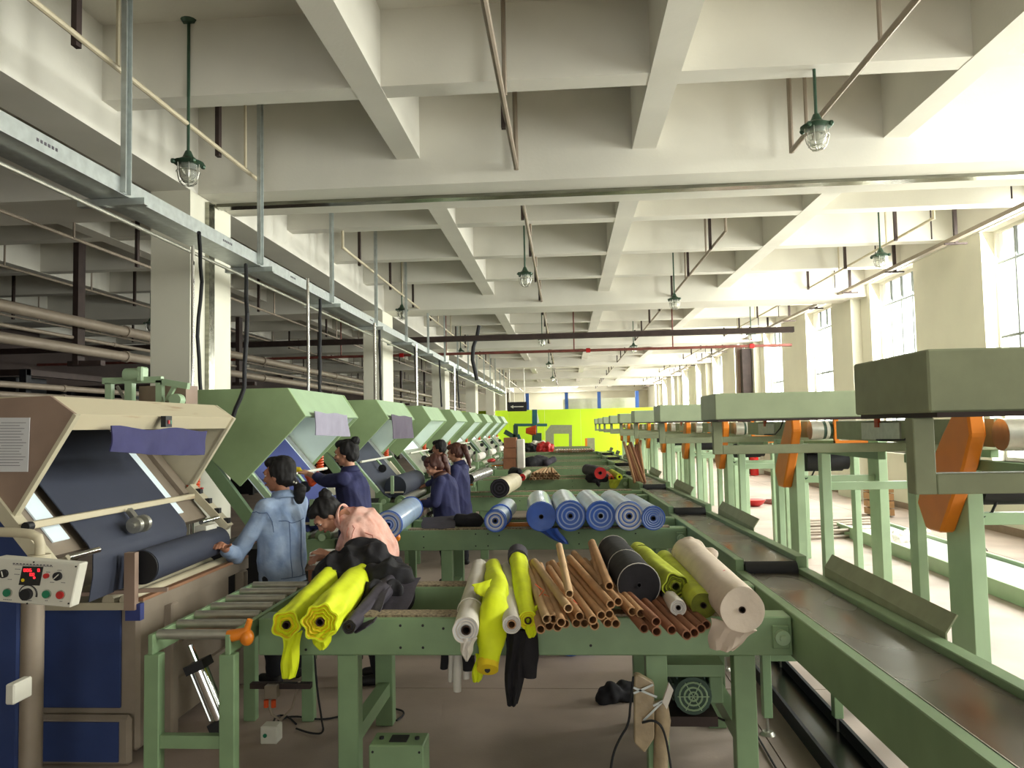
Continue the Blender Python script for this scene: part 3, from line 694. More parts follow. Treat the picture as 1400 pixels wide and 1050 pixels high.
q = [pp(31.5, 774, -.003), pp(59.5, 775, -.003), pp(54.5, 800.5, -.003), pp(26, 799.5, -.003)]; MB().prism(q, (0, .003, 0)).build('display', 'black_gloss', T)
m = MB(); SEG = {'0': 'abcdef', '6': 'acdefg', '8': 'abcdefg', '1': 'bc'}
for (x, y, ch) in ((33.5, 777.5, '0'), (37.5, 777.5, '0'), (41.5, 777.5, '6'), (52.5, 777.5, '0'), (39.5, 783.3, '1'), (42.3, 783.3, '0'), (45.1, 783.3, '0')):
    for s in SEG[ch]:
        g = {'a': (0, 0, 3, 0), 'g': (0, 2.1, 3, 2.1), 'd': (0, 4.2, 3, 4.2), 'f': (0, 0, 0, 2.1), 'b': (3, 0, 3, 2.1), 'e': (0, 2.1, 0, 4.2), 'c': (3, 2.1, 3, 4.2)}[s]
        k_ = .75; m.beam(pp(x+g[0]*k_, y+g[1]*.9, -.004), pp(x+g[2]*k_, y+g[3]*.9, -.004), .0026, .0015)
m.build('red_digits', 'red_led', T)
disc(47.8, 789.6, 1.6, 'indicator', 'red_led', .006); disc(32, 793, 2.4, 'indicator', 'yellow_deep', .005)
m = MB(); random.seed(5)
for (x, y, nn, s) in ((18, 769.5, 12, 4.6), (18, 771.3, 24, 2.3), (21, 777.5, 4, 1.9), (20, 784.5, 4, 1.9), (11, 791.5, 3, 2), (63.5, 781.5, 3, 2), (79, 779, 3, 2), (69, 795.5, 3, 2), (84, 796, 3, 2), (5, 819, 5, 2.4), (30, 820, 7, 2.0), (62, 820.5, 2, 2), (82, 821.5, 2, 2)):
    for j in range(nn):
        c = pp(x+j*s, y+j*s*.055, -.0015); h = .9 if nn != 12 else 1.3
        m.prism([c, c+uu*s*.62, c+uu*s*.62+vv*h, c+vv*h], (0, .001, 0))
tag(m.build('printed_text', 'print', T), kind='stuff')
for (x, y) in ((46.5, 768.5), (104, 774.5), (94, 825), (37.5, 825)): disc(x, y, 1.2, 'screw', 'black', .003)
pts = [at(*q, y=3.2) for q in ((-14, 727), (20, 728), (42, 730), (52, 735), (55, 745), (54, 764))]
MB().sweep(pts, .021, n=12).build('arm_pipe', 'pipe_cream', T, smooth=True)
MB().cyl(at(54, 764, y=3.2)+V((0, 0, -.005)), at(54, 758, y=3.2), .045, n=14).build('arm_collar', 'pipe_cream', T, smooth=True)
a = at(41, 834, y=3.7); MB().cyl((a.x, 3.72, 0), (a.x, 3.72, 1.12), .052, n=18).build('post', 'pipe_grey', T, smooth=True)
MB().cyl((a.x, 3.72, 0), (a.x, 3.72, .015), .09, n=18).build('post_foot', 'pipe_grey', T)
a, b = at(0, 936, y=3.3), at(19, 950, y=3.3)
tag(MB().box(-2.5, 3.3, b.z-.045, b.x, 3.42, a.z).build('machine_tag', 'white_paint', bevel=.006), 'small pale metal bracket poking in at the lower left edge', 'bracket')
# papers
def quadsheet(name, pxs, y, m, label, cat='paper', parent=None, dy=-.004):
    p = [at(*q, y=y) for q in pxs]
    o = MB().prism(p, (0, dy, 0)).build(name, m, parent)
    return o
T = thing('notice_sheet', 'printed notice sheet taped to the side of the beige machine', 'paper', tuple(at(20, 640, y=3.545)))
quadsheet('sheet', ((-10, 571), (41.5, 571), (38.5, 645), (-10, 645)), 3.545, 'paper', '', parent=T)
m = MB(); random.seed(2)
for i in range(16):
    y = 578+i*3.9; a = at(random.uniform(-8, 2), y, y=3.5395); b = at(random.uniform(26, 36), y, y=3.5395); m.beam(a, b, .001, .0022)
m.build('printed_lines', 'print', T)
# cloths on hoods
def hung(name, label, cat, corners, y, m, th=.008, amp=.008, nu=16, nv=8, droop=0, x=None):
    c = [at(*q, y=y) if x is None else at(*q, x=x) for q in corners]   # tl tr br bl
    def fn(u, v):
        p = (c[0].lerp(c[1], u)).lerp(c[3].lerp(c[2], u), v)
        return p+V((amp*math.sin(u*17+v*4)*v+.3*amp*math.sin(u*31), 0, amp*.8*math.sin(u*11+1)*(1-v)-droop*math.sin(math.pi*u)*v))
    return tag(MB().sheet(fn, nu, nv, th).build(name, m, smooth=True), label, cat)
hung('draped_cloth', 'folded navy cloth draped over the front of the beige machine hood', 'cloth', ((152, 584), (283, 588), (277, 622), (152, 617)), None, 'navy_cloth', x=-2.335, droop=.01, amp=.012)
hung('draped_cloth', 'pale lilac cloth hanging from the nearest green hood', 'cloth', ((430, 563), (474, 567), (478, 597), (432, 595)), None, 'lilac_cloth', x=-2.33)
hung('draped_cloth', 'dark plum cloth hanging from the second green hood', 'cloth', ((535, 567), (563, 570), (565, 599), (538, 600)), None, 'plum_cloth', x=-2.33)
T = thing('power_switch', 'black rocker switch with red and green buttons on the beige hood', 'switch', tuple(at(225, 582, x=-2.34)))
a = at(226, 577, x=-2.345); MB().box(a.x, a.y-.05, a.z-.03, a.x+.03, a.y+.02, a.z+.035).build('housing', 'black', T)
for dy, mm in ((-.02, 'red'), (.0, 'green_button')): MB().box(a.x+.03, a.y+dy-.008, a.z-.012, a.x+.036, a.y+dy+.006, a.z+.01).build('button', mm, T)
# green framework with motor behind the beige machine
T = thing('drive_frame', 'green steel framework with a small motor behind the beige machine', 'machine frame', (-3.6, 6.0, 0))
yy = 5.9
def fb(p, q, wd=.05, mm='green_light', nm='frame_bar', y=yy): MB().beam(at(*p, y=y), at(*q, y=y), wd, wd).build(nm, mm, T)
fb((142, 521), (222, 519)); fb((150, 524), (150, 560)); fb((178, 524), (178, 560), .06); fb((219, 520), (219, 560), .05); fb((222, 522), (258, 528), .05); fb((228, 548), (240, 526), .03); fb((160, 528), (172, 548), .02, 'steel')
a = at(172, 513, y=yy); b = at(194, 512, y=yy); MB().cyl(a, b, .055, n=14).build('motor', 'green_light', T, smooth=True); MB().box(b.x-.02, yy-.05, b.z-.06, b.x+.03, yy+.05, b.z+.06).build('gearbox', 'green_light', T, bevel=.01)
a = at(205, 556, y=6.0); b = at(190, 528, y=6.0); MB().box(b.x, 6.0, a.z-.3, a.x+.3, 6.2, b.z).build('cover', 'taupe', T)
a = at(243, 547, y=yy); MB().cyl(a+V((0, -.05, 0)), a+V((0, .03, 0)), .05, n=14).build('pulley', 'green_light', T, smooth=True)
for x in (at(150, 560, y=yy).x, at(219, 560, y=yy).x): MB().box(x-.03, yy-.03, 0, x+.03, yy+.03, 1.95).build('leg', 'green', T)
# desk with control box and papers beside the workers
T = thing('work_desk', 'low brown desk between the denim-jacket worker and the bending worker', 'desk', (-2.0, 5.9, 0))
MB().box(-2.05, 6.0, .70, -1.62, 6.5, .73).build('top', 'taupe', T)
MB().box(-2.05, 6.0, .55, -1.62, 6.02, .70).build('front_panel', 'cardboard_brown', T)
for x in (-2.02, -1.65):
    for y in (6.03, 6.46): MB().box(x-.02, y-.02, 0, x+.02, y+.02, .70).build('leg', 'iron', T)
T = thing('button_box', 'small white switch box with green and red buttons on the low desk', 'control box', (-2.0, 6.1, .73))
MB().box(-2.05, 6.02, .73, -1.84, 6.2, .83).build('box', 'white_paint', T, bevel=.006)
for x, mm in ((-1.96, 'green_button'), (-1.92, 'red')): MB().cyl((x, 6.005, .785), (x, 6.02, .785), .013, n=12).build('button', mm, T)
o = MB().prism([(-1.82, 6.05, .735), (-1.66, 6.05, .735), (-1.64, 6.25, .735), (-1.80, 6.25, .735)], (0, 0, .02)).build('paper_stack', 'paper')
tag(o, 'small stack of white paper on the low desk', 'paper')
a = at(95, 800, y=4)

# ================================================================ CROSS TABLES
LT = ['nearest green steel cross table, loaded with fabric rolls and cardboard tubes', 'second green cross table, holding the blue film rolls', 'third green cross table, with the black-ended grey roll',
      'fourth green cross table, holding the pink-ended roll and small tubes', 'fifth green cross table from the camera', 'sixth green cross table from the camera, with a black clump on it',
      'seventh green cross table from the camera', 'eighth green cross table, under the far row of tubes', 'ninth green cross table from the camera', 'tenth and farthest green cross table']
TT = .85
def table(k):
    y = 3.91+PITCH*k; t = thing('cross_table', LT[k], 'table', (0, y, 0), 'green cross tables')
    X0, X1 = -1.60, 1.085
    MB().box(X0, y, .65, X1, y+.14, TT-.012).build('front_beam', 'green', t, bevel=.006)
    MB().box(X0, y+.74, .65, X1, y+.88, TT-.012).build('rear_beam', 'green', t, bevel=.006)
    for a in (y, y+.74): MB().box(X0+.1, a+.015, TT-.012, X1-.15, a+.125, TT).build('belt_strip', 'belt_edge', t)
    for x in (-1.19, .37, .80):
        if k > 3 and x == .37: continue
        MB().box(x, y+.01, 0, x+.105, y+.10, .65).build('leg', 'green', t, bevel=.004)
        MB().box(x, y+.78, 0, x+.105, y+.87, .65).build('leg', 'green', t, bevel=.004)
        MB().box(x+.02, y+.10, .18, x+.09, y+.78, .26).build('side_rail', 'green', t)
    if k > 1: MB().box(X0+.05, y+.14, .72, X1-.05, y+.74, .78).build('deck', 'green', t)
    m = MB()
    for x, z in ((-.86, .80), (-.745, .80), (-.64, .785), (-.86, .69), (-.745, .69), (-1.35, .78), (-1.35, .68), (.1, .80), (.1, .70), (.62, .79)): m.cyl((x, y-.002, z), (x, y+.004, z), .007, n=8)
    for x in (-.6, -.47, -.35): m.cyl((x, y+.738, .79), (x, y+.744, .79), .007, n=8)
    tag(m.build('bolt_holes', 'black', t), kind='stuff')
    m = MB(); m.box(.985, y-.012, .685, 1.07, y, .80); m.build('bearing_plate', 'green', t, bevel=.006)
    m = MB(); m.cyl((1.03, y-.04, .745), (1.03, y-.012, .745), .036, n=18); m.cyl((1.03, y-.06, .745), (1.03, y-.04, .745), .018, n=12); m.build('bearing', 'green_light', t, smooth=True)
    if k < 4:   # drive motor hanging below the right end
        MB().box(.45, y+.15, .50, .78, y+.6, .56).build('motor_bracket', 'green', t)
        m = MB(); m.cyl((.62, y+.16, .40), (.62, y+.5, .40), .095, n=20)
        for a in range(16):
            q = a*math.pi/8; m.beam((.62+.1*math.cos(q), y+.22, .40+.1*math.sin(q)), (.62+.1*math.cos(q), y+.46, .40+.1*math.sin(q)), .006, .012)
        m.build('motor_body', 'green_dark', t, smooth=True)
        m = MB()
        for r in (.022, .045, .07): m.sweep([(.62+r*math.cos(a*math.pi/10), y+.152, .40+r*math.sin(a*math.pi/10)) for a in range(21)], .005, n=4)
        for a in range(6): m.beam((.62, y+.15, .4), (.62+.08*math.cos(a*math.pi/3), y+.15, .4+.08*math.sin(a*math.pi/3)), .006, .004)
        m.build('fan_grille', 'green_light', t)
        MB().box(.72, y+.25, .33, .79, y+.42, .47).build('terminal_box', 'green', t, bevel=.006)
        MB().box(.50, y+.15, .25, .74, y+.55, .30).build('motor_foot', 'iron', t)
    return t
for k in range(10): table(k)
# roller lifts at the left ends
for k in range(8):
    y = 3.91+PITCH*k
    t = thing('roller_conveyor', ['nearest steel roller conveyor with a slanting air cylinder beneath', 'second roller conveyor, carrying the big blue film roll', 'third roller conveyor left of the third table'][k] if k < 3 else 'roller conveyor at the left end of the %s cross table' % ORD[k], 'roller conveyor', (-1.8, y, 0), 'roller conveyors at the table ends')
    xa, xb = -2.0, -1.62
    for x in (xa, xb): MB().box(x-.02, y-.30, .74, x+.005, y+.92, .835).build('side_rail', 'green', t, bevel=.003)
    for j in range(7):
        yy = y-.25+j*.19
        if k > 2 and j % 2: continue
        MB().cyl((xa+.006, yy, .825), (xb-.021, yy, .825), .024, n=14).build('roller', 'steel', t, smooth=True)
    for x in (xa-.02, xb-.03):
        MB().box(x-.02, y-.30, 0, x+.055, y-.24, .74).build('leg', 'green', t, bevel=.004)
        MB().box(x-.02, y+.84, 0, x+.055, y+.90, .74).build('leg', 'green', t, bevel=.004)
    MB().box(xa+.036, y-.29, .30, xb-.051, y-.25, .36).build('crossbar', 'green', t)
    MB().box(xa+.03, y-.06, .755, xb-.02, y-.0, .78).build('lift_plate', 'orange', t)
    a, b = V((xa+.14, y-.20, .76)), V((xb-.07, y-.20, .37)); d = (b-a)
    MB().cyl(a, a+d*.22, .012, n=10).build('piston_rod', 'chrome', t)
    m = MB(); m.cyl(a+d*.25, a+d*.95, .038, n=16); m.build('cylinder_body', 'chrome', t, smooth=True)
    for (u0, u1) in ((.2, .3), (.9, 1.02)): MB().beam(a+d*u0, a+d*u1, .10, .10).build('cylinder_end', 'black', t)
    for s in (-.035, .035): MB().cyl(a+d*.3+V((s, -.035, 0)), a+d*.9+V((s, -.035, 0)), .006, n=6).build('tie_rod', 'chrome', t)
    if k < 3:
        m = MB(); q = V((xb+.045, y-.27, .80)); m.sweep([q+V((-.06, 0, .02)), q+V((-.01, 0, .03)), q+V((.03, 0, .05)), q+V((.045, 0, .10))], [.03, .028, .018, .014], n=10); m.ball(q+V((.03, 0, .015)), (.035, .03, .04), 10, 8)
        m.build('clamp_lever', 'orange', t, smooth=True)
    if k > 0:
        m = MB()
        for j in range(6): m.cyl((xb-.03, y-.2+j*.15, .86), (xb+.0, y-.2+j*.15, .86), .03, n=10)
        if k == 1: m.build('guide_wheels', 'blue_post', t, smooth=True)

# ================================================================ OUTFEED BELT CONVEYORS (right of the tables)
for k in range(8):
    a, b = 1.90+PITCH*k, 5.16+PITCH*k; za, zb = .885, .815
    t = thing('belt_conveyor', ['nearest dark belt conveyor running past the right end of the first table', 'second belt conveyor, its end roller just above the first'][k] if k < 2 else '%s belt conveyor from the camera along the tables' % ORD[k], 'conveyor', (1.35, a, 0), 'dark belt conveyors in line')
    z = lambda y: za+(zb-za)*(y-a)/(b-a)
    def rail(x0, x1, lo, hi, nm, mm, ya=a, yb=b): MB().prism([(x0, ya, z(ya)+lo), (x1, ya, z(ya)+lo), (x1, ya, z(ya)+hi), (x0, ya, z(ya)+hi)], (0, 0, 0))
    def sl(x0, x1, lo, hi, nm, mm, bev=0):
        vs = [(x, y, z(y)+h) for y in (a, b) for x, h in ((x0, lo), (x1, lo), (x1, hi), (x0, hi))]
        return MB().add(vs, [(0, 1, 2, 3), (7, 6, 5, 4), (0, 4, 5, 1), (1, 5, 6, 2), (2, 6, 7, 3), (3, 7, 4, 0)]).build(nm, mm, t, bevel=bev)
    sl(1.09, 1.145, -.21, .012, 'side_frame', 'green', .004); sl(1.480, 1.55, -.21, .03, 'side_frame', 'green', .004)
    sl(1.150, 1.475, -.02, 0, 'belt', 'belt'); sl(1.152, 1.473, -.13, -.12, 'return_belt', 'rubber')
    sl(1.1455, 1.1495, -.02, .013, 'edge_strip', 'steel')
    MB().cyl((1.147, a, za-.055), (1.478, a, za-.055), .054, n=20).build('end_roller', 'rubber', t, smooth=True)
    MB().cyl((1.147, b, zb-.06), (1.478, b, zb-.06), .05, n=16).build('end_roller', 'rubber', t, smooth=True)
    for y in (a+.6, b-.55):
        for x in (1.095, 1.49):
            MB().box(x, y-.03, .10, x+.05, y+.03, .66).build('leg', 'green', t, bevel=.003)
            m = MB(); m.cyl((x+.025, y, .015), (x+.025, y, .10), .008, n=8); m.cyl((x+.025, y, 0), (x+.025, y, .018), .045, .03, n=16); m.build('levelling_foot', 'steel', t, smooth=True)
        MB().box(1.145, y-.025, .42, 1.49, y+.025, .48).build('crossbar', 'green', t)
    # folded deflector plate on the right rim
    ya, yb = 3.36+PITCH*k, 4.86+PITCH*k
    m = MB()
    for (x0, z0, x1, z1) in ((1.66, .82, 1.66, .885), (1.66, .885, 1.72, .955)):
        m.prism([(x0, ya, z0), (x1, ya, z1), (x1+.004, ya, z1), (x0+.004, ya, z0)], (0, yb-ya, 0))
    P_ = thing('deflector_plate', 'folded dark steel deflector plate on the right rim of the %s belt conveyor' % ORD[k], 'guide plate', (1.556, ya, .80), 'deflector plates beside the belts')
    MB().prism([(1.556, ya, .80), (1.556, ya, .905), (1.605, ya, .98), (1.611, ya, .977), (1.562, ya, .902), (1.562, ya, .80)], (0, yb-ya, 0)).build('plate', 'green_grey', P_)
    for y in (ya+.2, yb-.2): MB().box(1.55, y-.02, .78, 1.556, y+.02, .84).build('clip', 'green', P_)

# ================================================================ OVERHEAD PACKING MACHINES (right row)
for k in range(9):
    Y = PITCH*k
    t = thing('packing_machine', ['nearest overhead packing machine with a big grey-green hood box', 'second overhead packing machine with a pale green hood box', 'third overhead packing machine along the right'][k] if k < 3 else '%s overhead packing machine along the right' % ORD[k], 'machine', (2.3, 4+Y, 0), 'overhead packing machines')
    hb = MB().box(1.084, 2.37+Y, 1.815, 2.95, 2.96+Y, 2.005).build('hood_box', 'green_grey' if k == 0 else 'green_pale', t, bevel=.006)
    MB().box(1.10, 2.36+Y, 1.800, 2.93, 2.95+Y, 1.815).build('hood_lip', 'iron', t)
    MB().box(1.09, 2.50+Y, 1.56, 1.155, 2.56+Y, 1.80).build('hanger_post', 'green_grey', t, bevel=.003)
    MB().box(1.156, 2.50+Y, 1.56, 3.15, 2.56+Y, 1.625).build('cross_rail', 'green_grey', t, bevel=.003)
    for x in (2.28, 3.08):
        MB().box(x, 3.80+Y, 0, x+.08, 3.90+Y, 1.56).build('leg', 'green_light', t, bevel=.003)
        MB().box(x, 4.58+Y, 0, x+.085, 4.85+Y, 1.60).build('leg', 'green_light', t, bevel=.003)
        MB().box(x, 5.24+Y, 0, x+.06, 5.36+Y, 1.60).build('leg', 'green_light', t, bevel=.003)
        MB().box(x+.005, 2.56+Y, 1.50, x+.06, 5.4+Y, 1.558).build('long_rail', 'green', t)
    for y in (3.82, 4.68): MB().box(2.365, y+Y, 1.17, 3.08, y+.07+Y, 1.24).build('tie_bar', 'green_light', t, bevel=.003)
    # overhead conveyor trough
    pm = t; t = thing('overhead_conveyor', '%s overhead conveyor trough feeding the packing machines on the right' % ORD[k], 'conveyor', (2.7, 5.6+Y, 1.63), 'overhead conveyor troughs')
    MB().box(2.36, 4.42+Y, 1.63, 2.375, 6.9+Y, 1.785).build('trough_side', 'green_grey', t)
    MB().box(3.0, 4.42+Y, 1.63, 3.015, 6.9+Y, 1.785).build('trough_side', 'green_grey', t)
    MB().box(2.375, 4.42+Y, 1.70, 3.0, 6.9+Y, 1.72).build('trough_belt', 'rubber', t)
    MB().cyl((2.38, 4.36+Y, 1.70), (3.0, 4.36+Y, 1.70), .085, n=20).build('head_roller', 'green_dark', t, smooth=True)
    MB().cyl((2.50, 4.36+Y, 1.70), (2.53, 4.36+Y, 1.70), .089, n=20).build('roller_collar', 'white_paint', t, smooth=True)
    MB().cyl((2.36, 4.36+Y, 1.70), (2.47, 4.36+Y, 1.70), .088, n=20).build('roller_cap', 'steel', t, smooth=True)
    MB().box(2.348, 5.6+Y, 1.64, 2.36, 6.3+Y, 1.77).build('access_plate', 'steel', t)
    MB().box(2.34, 5.95+Y, 1.735, 2.36, 6.02+Y, 1.80).build('sensor', 'orange_red', t)
    t = pm
    # chain guard
    G = [(4.52, 1.83), (4.36, 1.83), (4.34, 1.70), (4.44, 1.52), (4.74, 1.12), (4.92, 1.12), (5.02, 1.27), (4.98, 1.35), (4.66, 1.70)]
    MB().prism([(2.19, y+Y, z) for y, z in G], (.09, 0, 0)).build('chain_guard', 'orange', t, bevel=.012)
    # orange pillow block and bearing right of the guard
    m = MB(); m.box(2.56, 4.26+Y, 1.55, 2.60, 4.30+Y, 1.82); m.box(2.56, 4.24+Y, 1.50, 2.86, 4.30+Y, 1.60); m.build('bearing_bracket', 'orange', t)
    m = MB(); m.cyl((2.92, 4.2+Y, 1.70), (2.92, 4.30+Y, 1.70), .06, n=16); m.box(2.84, 4.22+Y, 1.60, 3.0, 4.30+Y, 1.66); m.build('bearing', 'black_gloss', t, smooth=True)
    # motor
    m = MB(); m.cyl((2.42, 4.75+Y, 1.38), (2.78, 4.75+Y, 1.38), .10, n=18); m.cyl((2.78, 4.75+Y, 1.38), (2.84, 4.75+Y, 1.38), .085, n=18); m.box(2.5, 4.66+Y, 1.46, 2.66, 4.84+Y, 1.52); m.build('motor', 'black', t, smooth=True)
    p = V((2.5, 4.7+Y, 1.30)); MB().sweep([p, p+V((-.03, 0, -.06)), p+V((-.1, -.02, -.09)), p+V((-.14, 0, -.03))], .008, n=6).build('motor_cable', 'rubber', t)
    if k < 3:
        p = V((2.345, 5.2+Y, 1.80)); MB().sweep([p, p+V((-.01, .08, -.08)), p+V((-.01, .3, -.15)), p+V((-.0, .8, -.16))], .007, n=6).build('sensor_cable', 'rubber', t)

# things on the floor on the right
t = thing('floor_conveyor', 'long pale belt bed lying on the floor near the window wall', 'conveyor', (4.7, 9, 0))
xa = 4.25
for (y_a, y_b) in ((7.15, 12.6),):
    MB().box(xa, y_a, 0, xa+.05, y_b, .17).build('side_frame', 'green_light', t, bevel=.004); MB().box(xa+.75, y_a, 0, xa+.80, y_b, .17).build('side_frame', 'green_light', t, bevel=.004)
    MB().box(xa+.055, y_a+.1, .10, xa+.745, y_b-.05, .13).build('bed', 'galvanised', t)
    MB().cyl((xa+.055, y_a+.05, .10), (xa+.745, y_a+.05, .10), .045, n=14).build('end_roller', 'rubber', t, smooth=True)
    MB().cyl((xa-.03, y_a+.06, .10), (xa, y_a+.06, .10), .02, n=10).build('axle_bolt', 'steel', t)
o = blob('cloth_bundle', [('c', at(1210, 745, z=.1), .13, at(1238, 742, z=.1), .15), ('c', at(1238, 738, z=.12), .12, at(1262, 732, z=.12), .10)], 'white_fabric', voxel=.03, amp=.07, freq=14)
tag(o, 'crumpled white plastic bundle lying on the floor behind the orange guard', 'bundle')
for k in range(16):
    y = 11.9+(k % 8)*.22; z = .03+.055*(k//8)+(k % 3)*.02
    xl = at(1093, 700, y=y).x; xr = at(1192, 700, y=y).x
    tag(MB().cyl((xl-.3*(k % 2), y, z), (xr+.05*(k % 3), y+.25, z), .024, n=8).build('steel_tube', 'pipe_grey'), 'long grey steel tube in the pile on the floor by the windows', 'tube', 'steel tubes piled on the floor')
T = thing('wooden_crate', 'brown wooden pallet block at the end of the steel tube pile', 'crate', tuple(at(1205, 708, z=0)))
c = at(1196, 707, z=0)
for k in range(4): MB().box(c.x, c.y, .02+k*.14, c.x+.36, c.y+.5, .14+k*.14).build('board', 'cardboard', T, bevel=.004)
c = at(1030, 692, z=0); T = thing('red_bowl', 'small red bowl on the floor behind the belts', 'bowl', tuple(c))
MB().sweep([c+V((0, 0, .0)), c+V((0, 0, .05)), c+V((0, 0, .14))], [.12, .2, .26], n=16).build('bowl', 'red', T, smooth=True)
m = MB(); random.seed(8)
for k in range(6):
    p = at(1040+k*6, 688-k, z=.02); m.sweep([p+V((random.uniform(-.4, .4), random.uniform(-.5, .5), .01+.02*random.random())) for _ in range(6)], .012, n=5)
tag(m.build('wire_tangle', 'rust_red'), 'loose tangle of brown wire on the floor behind the belts', 'wire', kind='stuff')
for i, (px, lab) in enumerate(((1018, 'left red extinguisher standing by the far window wall'), (1031, 'right red extinguisher standing by the far window wall'))):
    c = at(px, 632, y=26); T = thing('fire_extinguisher', lab, 'extinguisher', (c.x, 26, 0), 'extinguishers by the window wall')
    MB().cyl((c.x, 26, .02), (c.x, 26, .75), .14, n=12).build('cylinder', 'red', T, smooth=True); MB().cyl((c.x, 26, .75), (c.x, 26, .9), .05, n=8).build('valve', 'black', T)
T = thing('floor_channel', 'black cable channel running along the floor under the belts', 'cable channel', (1.2, 3, 0))
for x in (1.28, 1.52): MB().box(x, 2.2, 0, x+.02, 14, .09).build('side', 'rubber', T)
MB().box(1.30, 2.2, .005, 1.52, 14, .02).build('bottom', 'black_gloss', T)
# ================================================================ ROLLS AND TUBES
def roll(name, label, pf, pb, r, rb=None, side='white_fabric', ends=('white_fabric',), core=.018, core_m='tube_inside', cat='fabric roll', group=None, star=0, lump=.03, rings=6, seg=40, sag=0, twist=0, extra=None):
    pf, pb = V(pf), V(pb); rb = rb or r; d = (pb-pf); L = d.length; d.normalize()
    t = thing(name, label, cat, tuple(pf.lerp(pb, .5)-V((0, 0, r))), group)
    b = MB(); A, B = b.frame(d); N = 14; vs = []
    seedv = pf.x*13.7+pf.z*7+L
    def rad(a, u):
        q = 1+lump*noise.noise(V((math.cos(a)*1.5, math.sin(a)*1.5, u*5+seedv)))*2
        if star: q += .09*math.cos(star*a+seedv)*max(0, 1-u*3)
        return q
    for k in range(N+1):
        u = k/N; c = pf+d*L*u; R = r+(rb-r)*u
        if sag: c = c-V((0, 0, sag*(1-u)**2))
        for i in range(seg):
            a = 2*math.pi*i/seg; vs.append(c+(A*math.cos(a)+B*math.sin(a))*R*rad(a, u))
    fs = [(k*seg+i, k*seg+(i+1) % seg, (k+1)*seg+(i+1) % seg, (k+1)*seg+i) for k in range(N) for i in range(seg)]
    fs.append(tuple(range(N*seg, (N+1)*seg)))
    b.add(vs, fs)
    # wound layers seen at the front end
    c = pf-V((0, 0, sag)); prev = [i for i in range(seg)]
    rr = [1-(1-core/r)*j/rings for j in range(1, rings+1)]
    base = len(b.v)
    for j, q in enumerate(rr):
        dep = (.004 if star or ends[0] != ends[-1] else .0012)*(j % 2)+.006*j/rings+(.01*star/7 if star and j % 2 else 0)
        b.v += [tuple(c+d*dep+(A*math.cos(2*math.pi*i/seg)+B*math.sin(2*math.pi*i/seg))*r*q*(1+(rad(2*math.pi*i/seg, 0)-1)*(q if not star else q**.5))) for i in range(seg)]
        cur = list(range(len(b.v)-seg, len(b.v)))
        for i in range(seg):
            b.f.append((prev[(i+1) % seg], prev[i], cur[i], cur[(i+1) % seg])); b.m.append(1+(j % len(ends)))
        prev = cur
    b.build('fabric', [side]+list(ends), t, smooth=True)
    m = MB().pipe(c-d*.001, c+d*min(.25, L*.3), core+.001, core*.8, n=16); m.build('core', core_m, t, smooth=True)
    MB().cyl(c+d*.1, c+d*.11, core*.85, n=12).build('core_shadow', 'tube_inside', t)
    return t
def ring_around(t, pf, pb, u, r, m, th=.003, name='tie', tilt=0):
    pf, pb = V(pf), V(pb); d = (pb-pf).normalized(); b = MB(); A, B = b.frame(d); c = pf.lerp(pb, u)
    pts = [c+(A*math.cos(a*math.pi/12)+B*math.sin(a*math.pi/12))*r+d*tilt*math.cos(a*math.pi/12) for a in range(25)]
    return b.sweep(pts, th, n=5).build(name, m, t)
def sw(pxs, ys, r, m, name, label, cat, parent=None, n=14, amp=0):   # a soft roll swept along points
    pts = [at(*q, y=y) for q, y in zip(pxs, ys)]; P2 = []; R2 = []
    rs = r if isinstance(r, (list, tuple)) else [r]*len(pts)
    for k in range(len(pts)-1):
        for u in (0, .25, .5, .75): P2.append(pts[k].lerp(pts[k+1], u)); R2.append(rs[k]+(rs[k+1]-rs[k])*u)
    P2.append(pts[-1]); R2.append(rs[-1])
    o = MB().sweep(P2, R2, n=n).build(name, m, parent, smooth=True)
    if amp:
        for v in o.data.vertices:
            v.co += v.co.normalized()*0+V((noise.noise(v.co*14), noise.noise(v.co*14+V((5, 0, 0))), noise.noise(v.co*14+V((0, 7, 0)))))*amp
    return tag(o, label, cat) if label else o

# --- table 1, left group
roll('fabric_roll', 'slim bright yellow fabric roll, leftmost on the nearest table', at(391, 855, y=3.68), at(452, 788, y=4.80), .068, .066, 'yellow', ('yellow', 'yellow_deep', 'yellow'), star=5, lump=.05, group=None)
tY = roll('fabric_roll', 'thick bright yellow fabric roll with wavy layered end beside the slim one', at(437, 851, y=3.62), at(492, 790, y=4.85), .086, .09, 'yellow', ('yellow', 'yellow_deep', 'yellow', 'yellow_deep'), star=7, lump=.07, rings=8)
def flap(name, m, pxs, ys, parent=None, label=None, cat=None, th=.006, nu=10, nv=12, amp=.012):
    c = [at(*q, y=y) for q, y in zip(pxs, ys)]   # tl tr br bl
    def fn(u, v):
        p = (c[0].lerp(c[1], u)).lerp(c[3].lerp(c[2], u), v); s = math.sin(math.pi*v)
        return p+V((.006*math.sin(v*7+u*3), -amp*math.sin(u*math.pi)*(.4+v)+amp*.6*math.sin(u*13+v*3), 0))
    o = MB().sheet(fn, nu, nv, th).build(name, m, parent, smooth=True)
    return tag(o, label, cat) if label else o
flap('loose_flap', 'yellow', ((386, 872), (413, 862), (404, 926), (385, 927)), (3.70, 3.70, 3.72, 3.72), parent=[o for o in COL.objects if o.name.startswith('fabric_roll')][0])
flap('loose_flap', 'yellow', ((420, 868), (458, 862), (446, 886), (436, 888)), (3.63, 3.63, 3.66, 3.66), parent=tY)
roll('fabric_roll', 'narrow charcoal fabric roll lying against the thick yellow one', at(477, 857, y=3.78), at(532, 800, y=4.65), .034, .06, 'charcoal_fabric', ('charcoal_fabric', 'black_fabric'), core=.008, lump=.1)
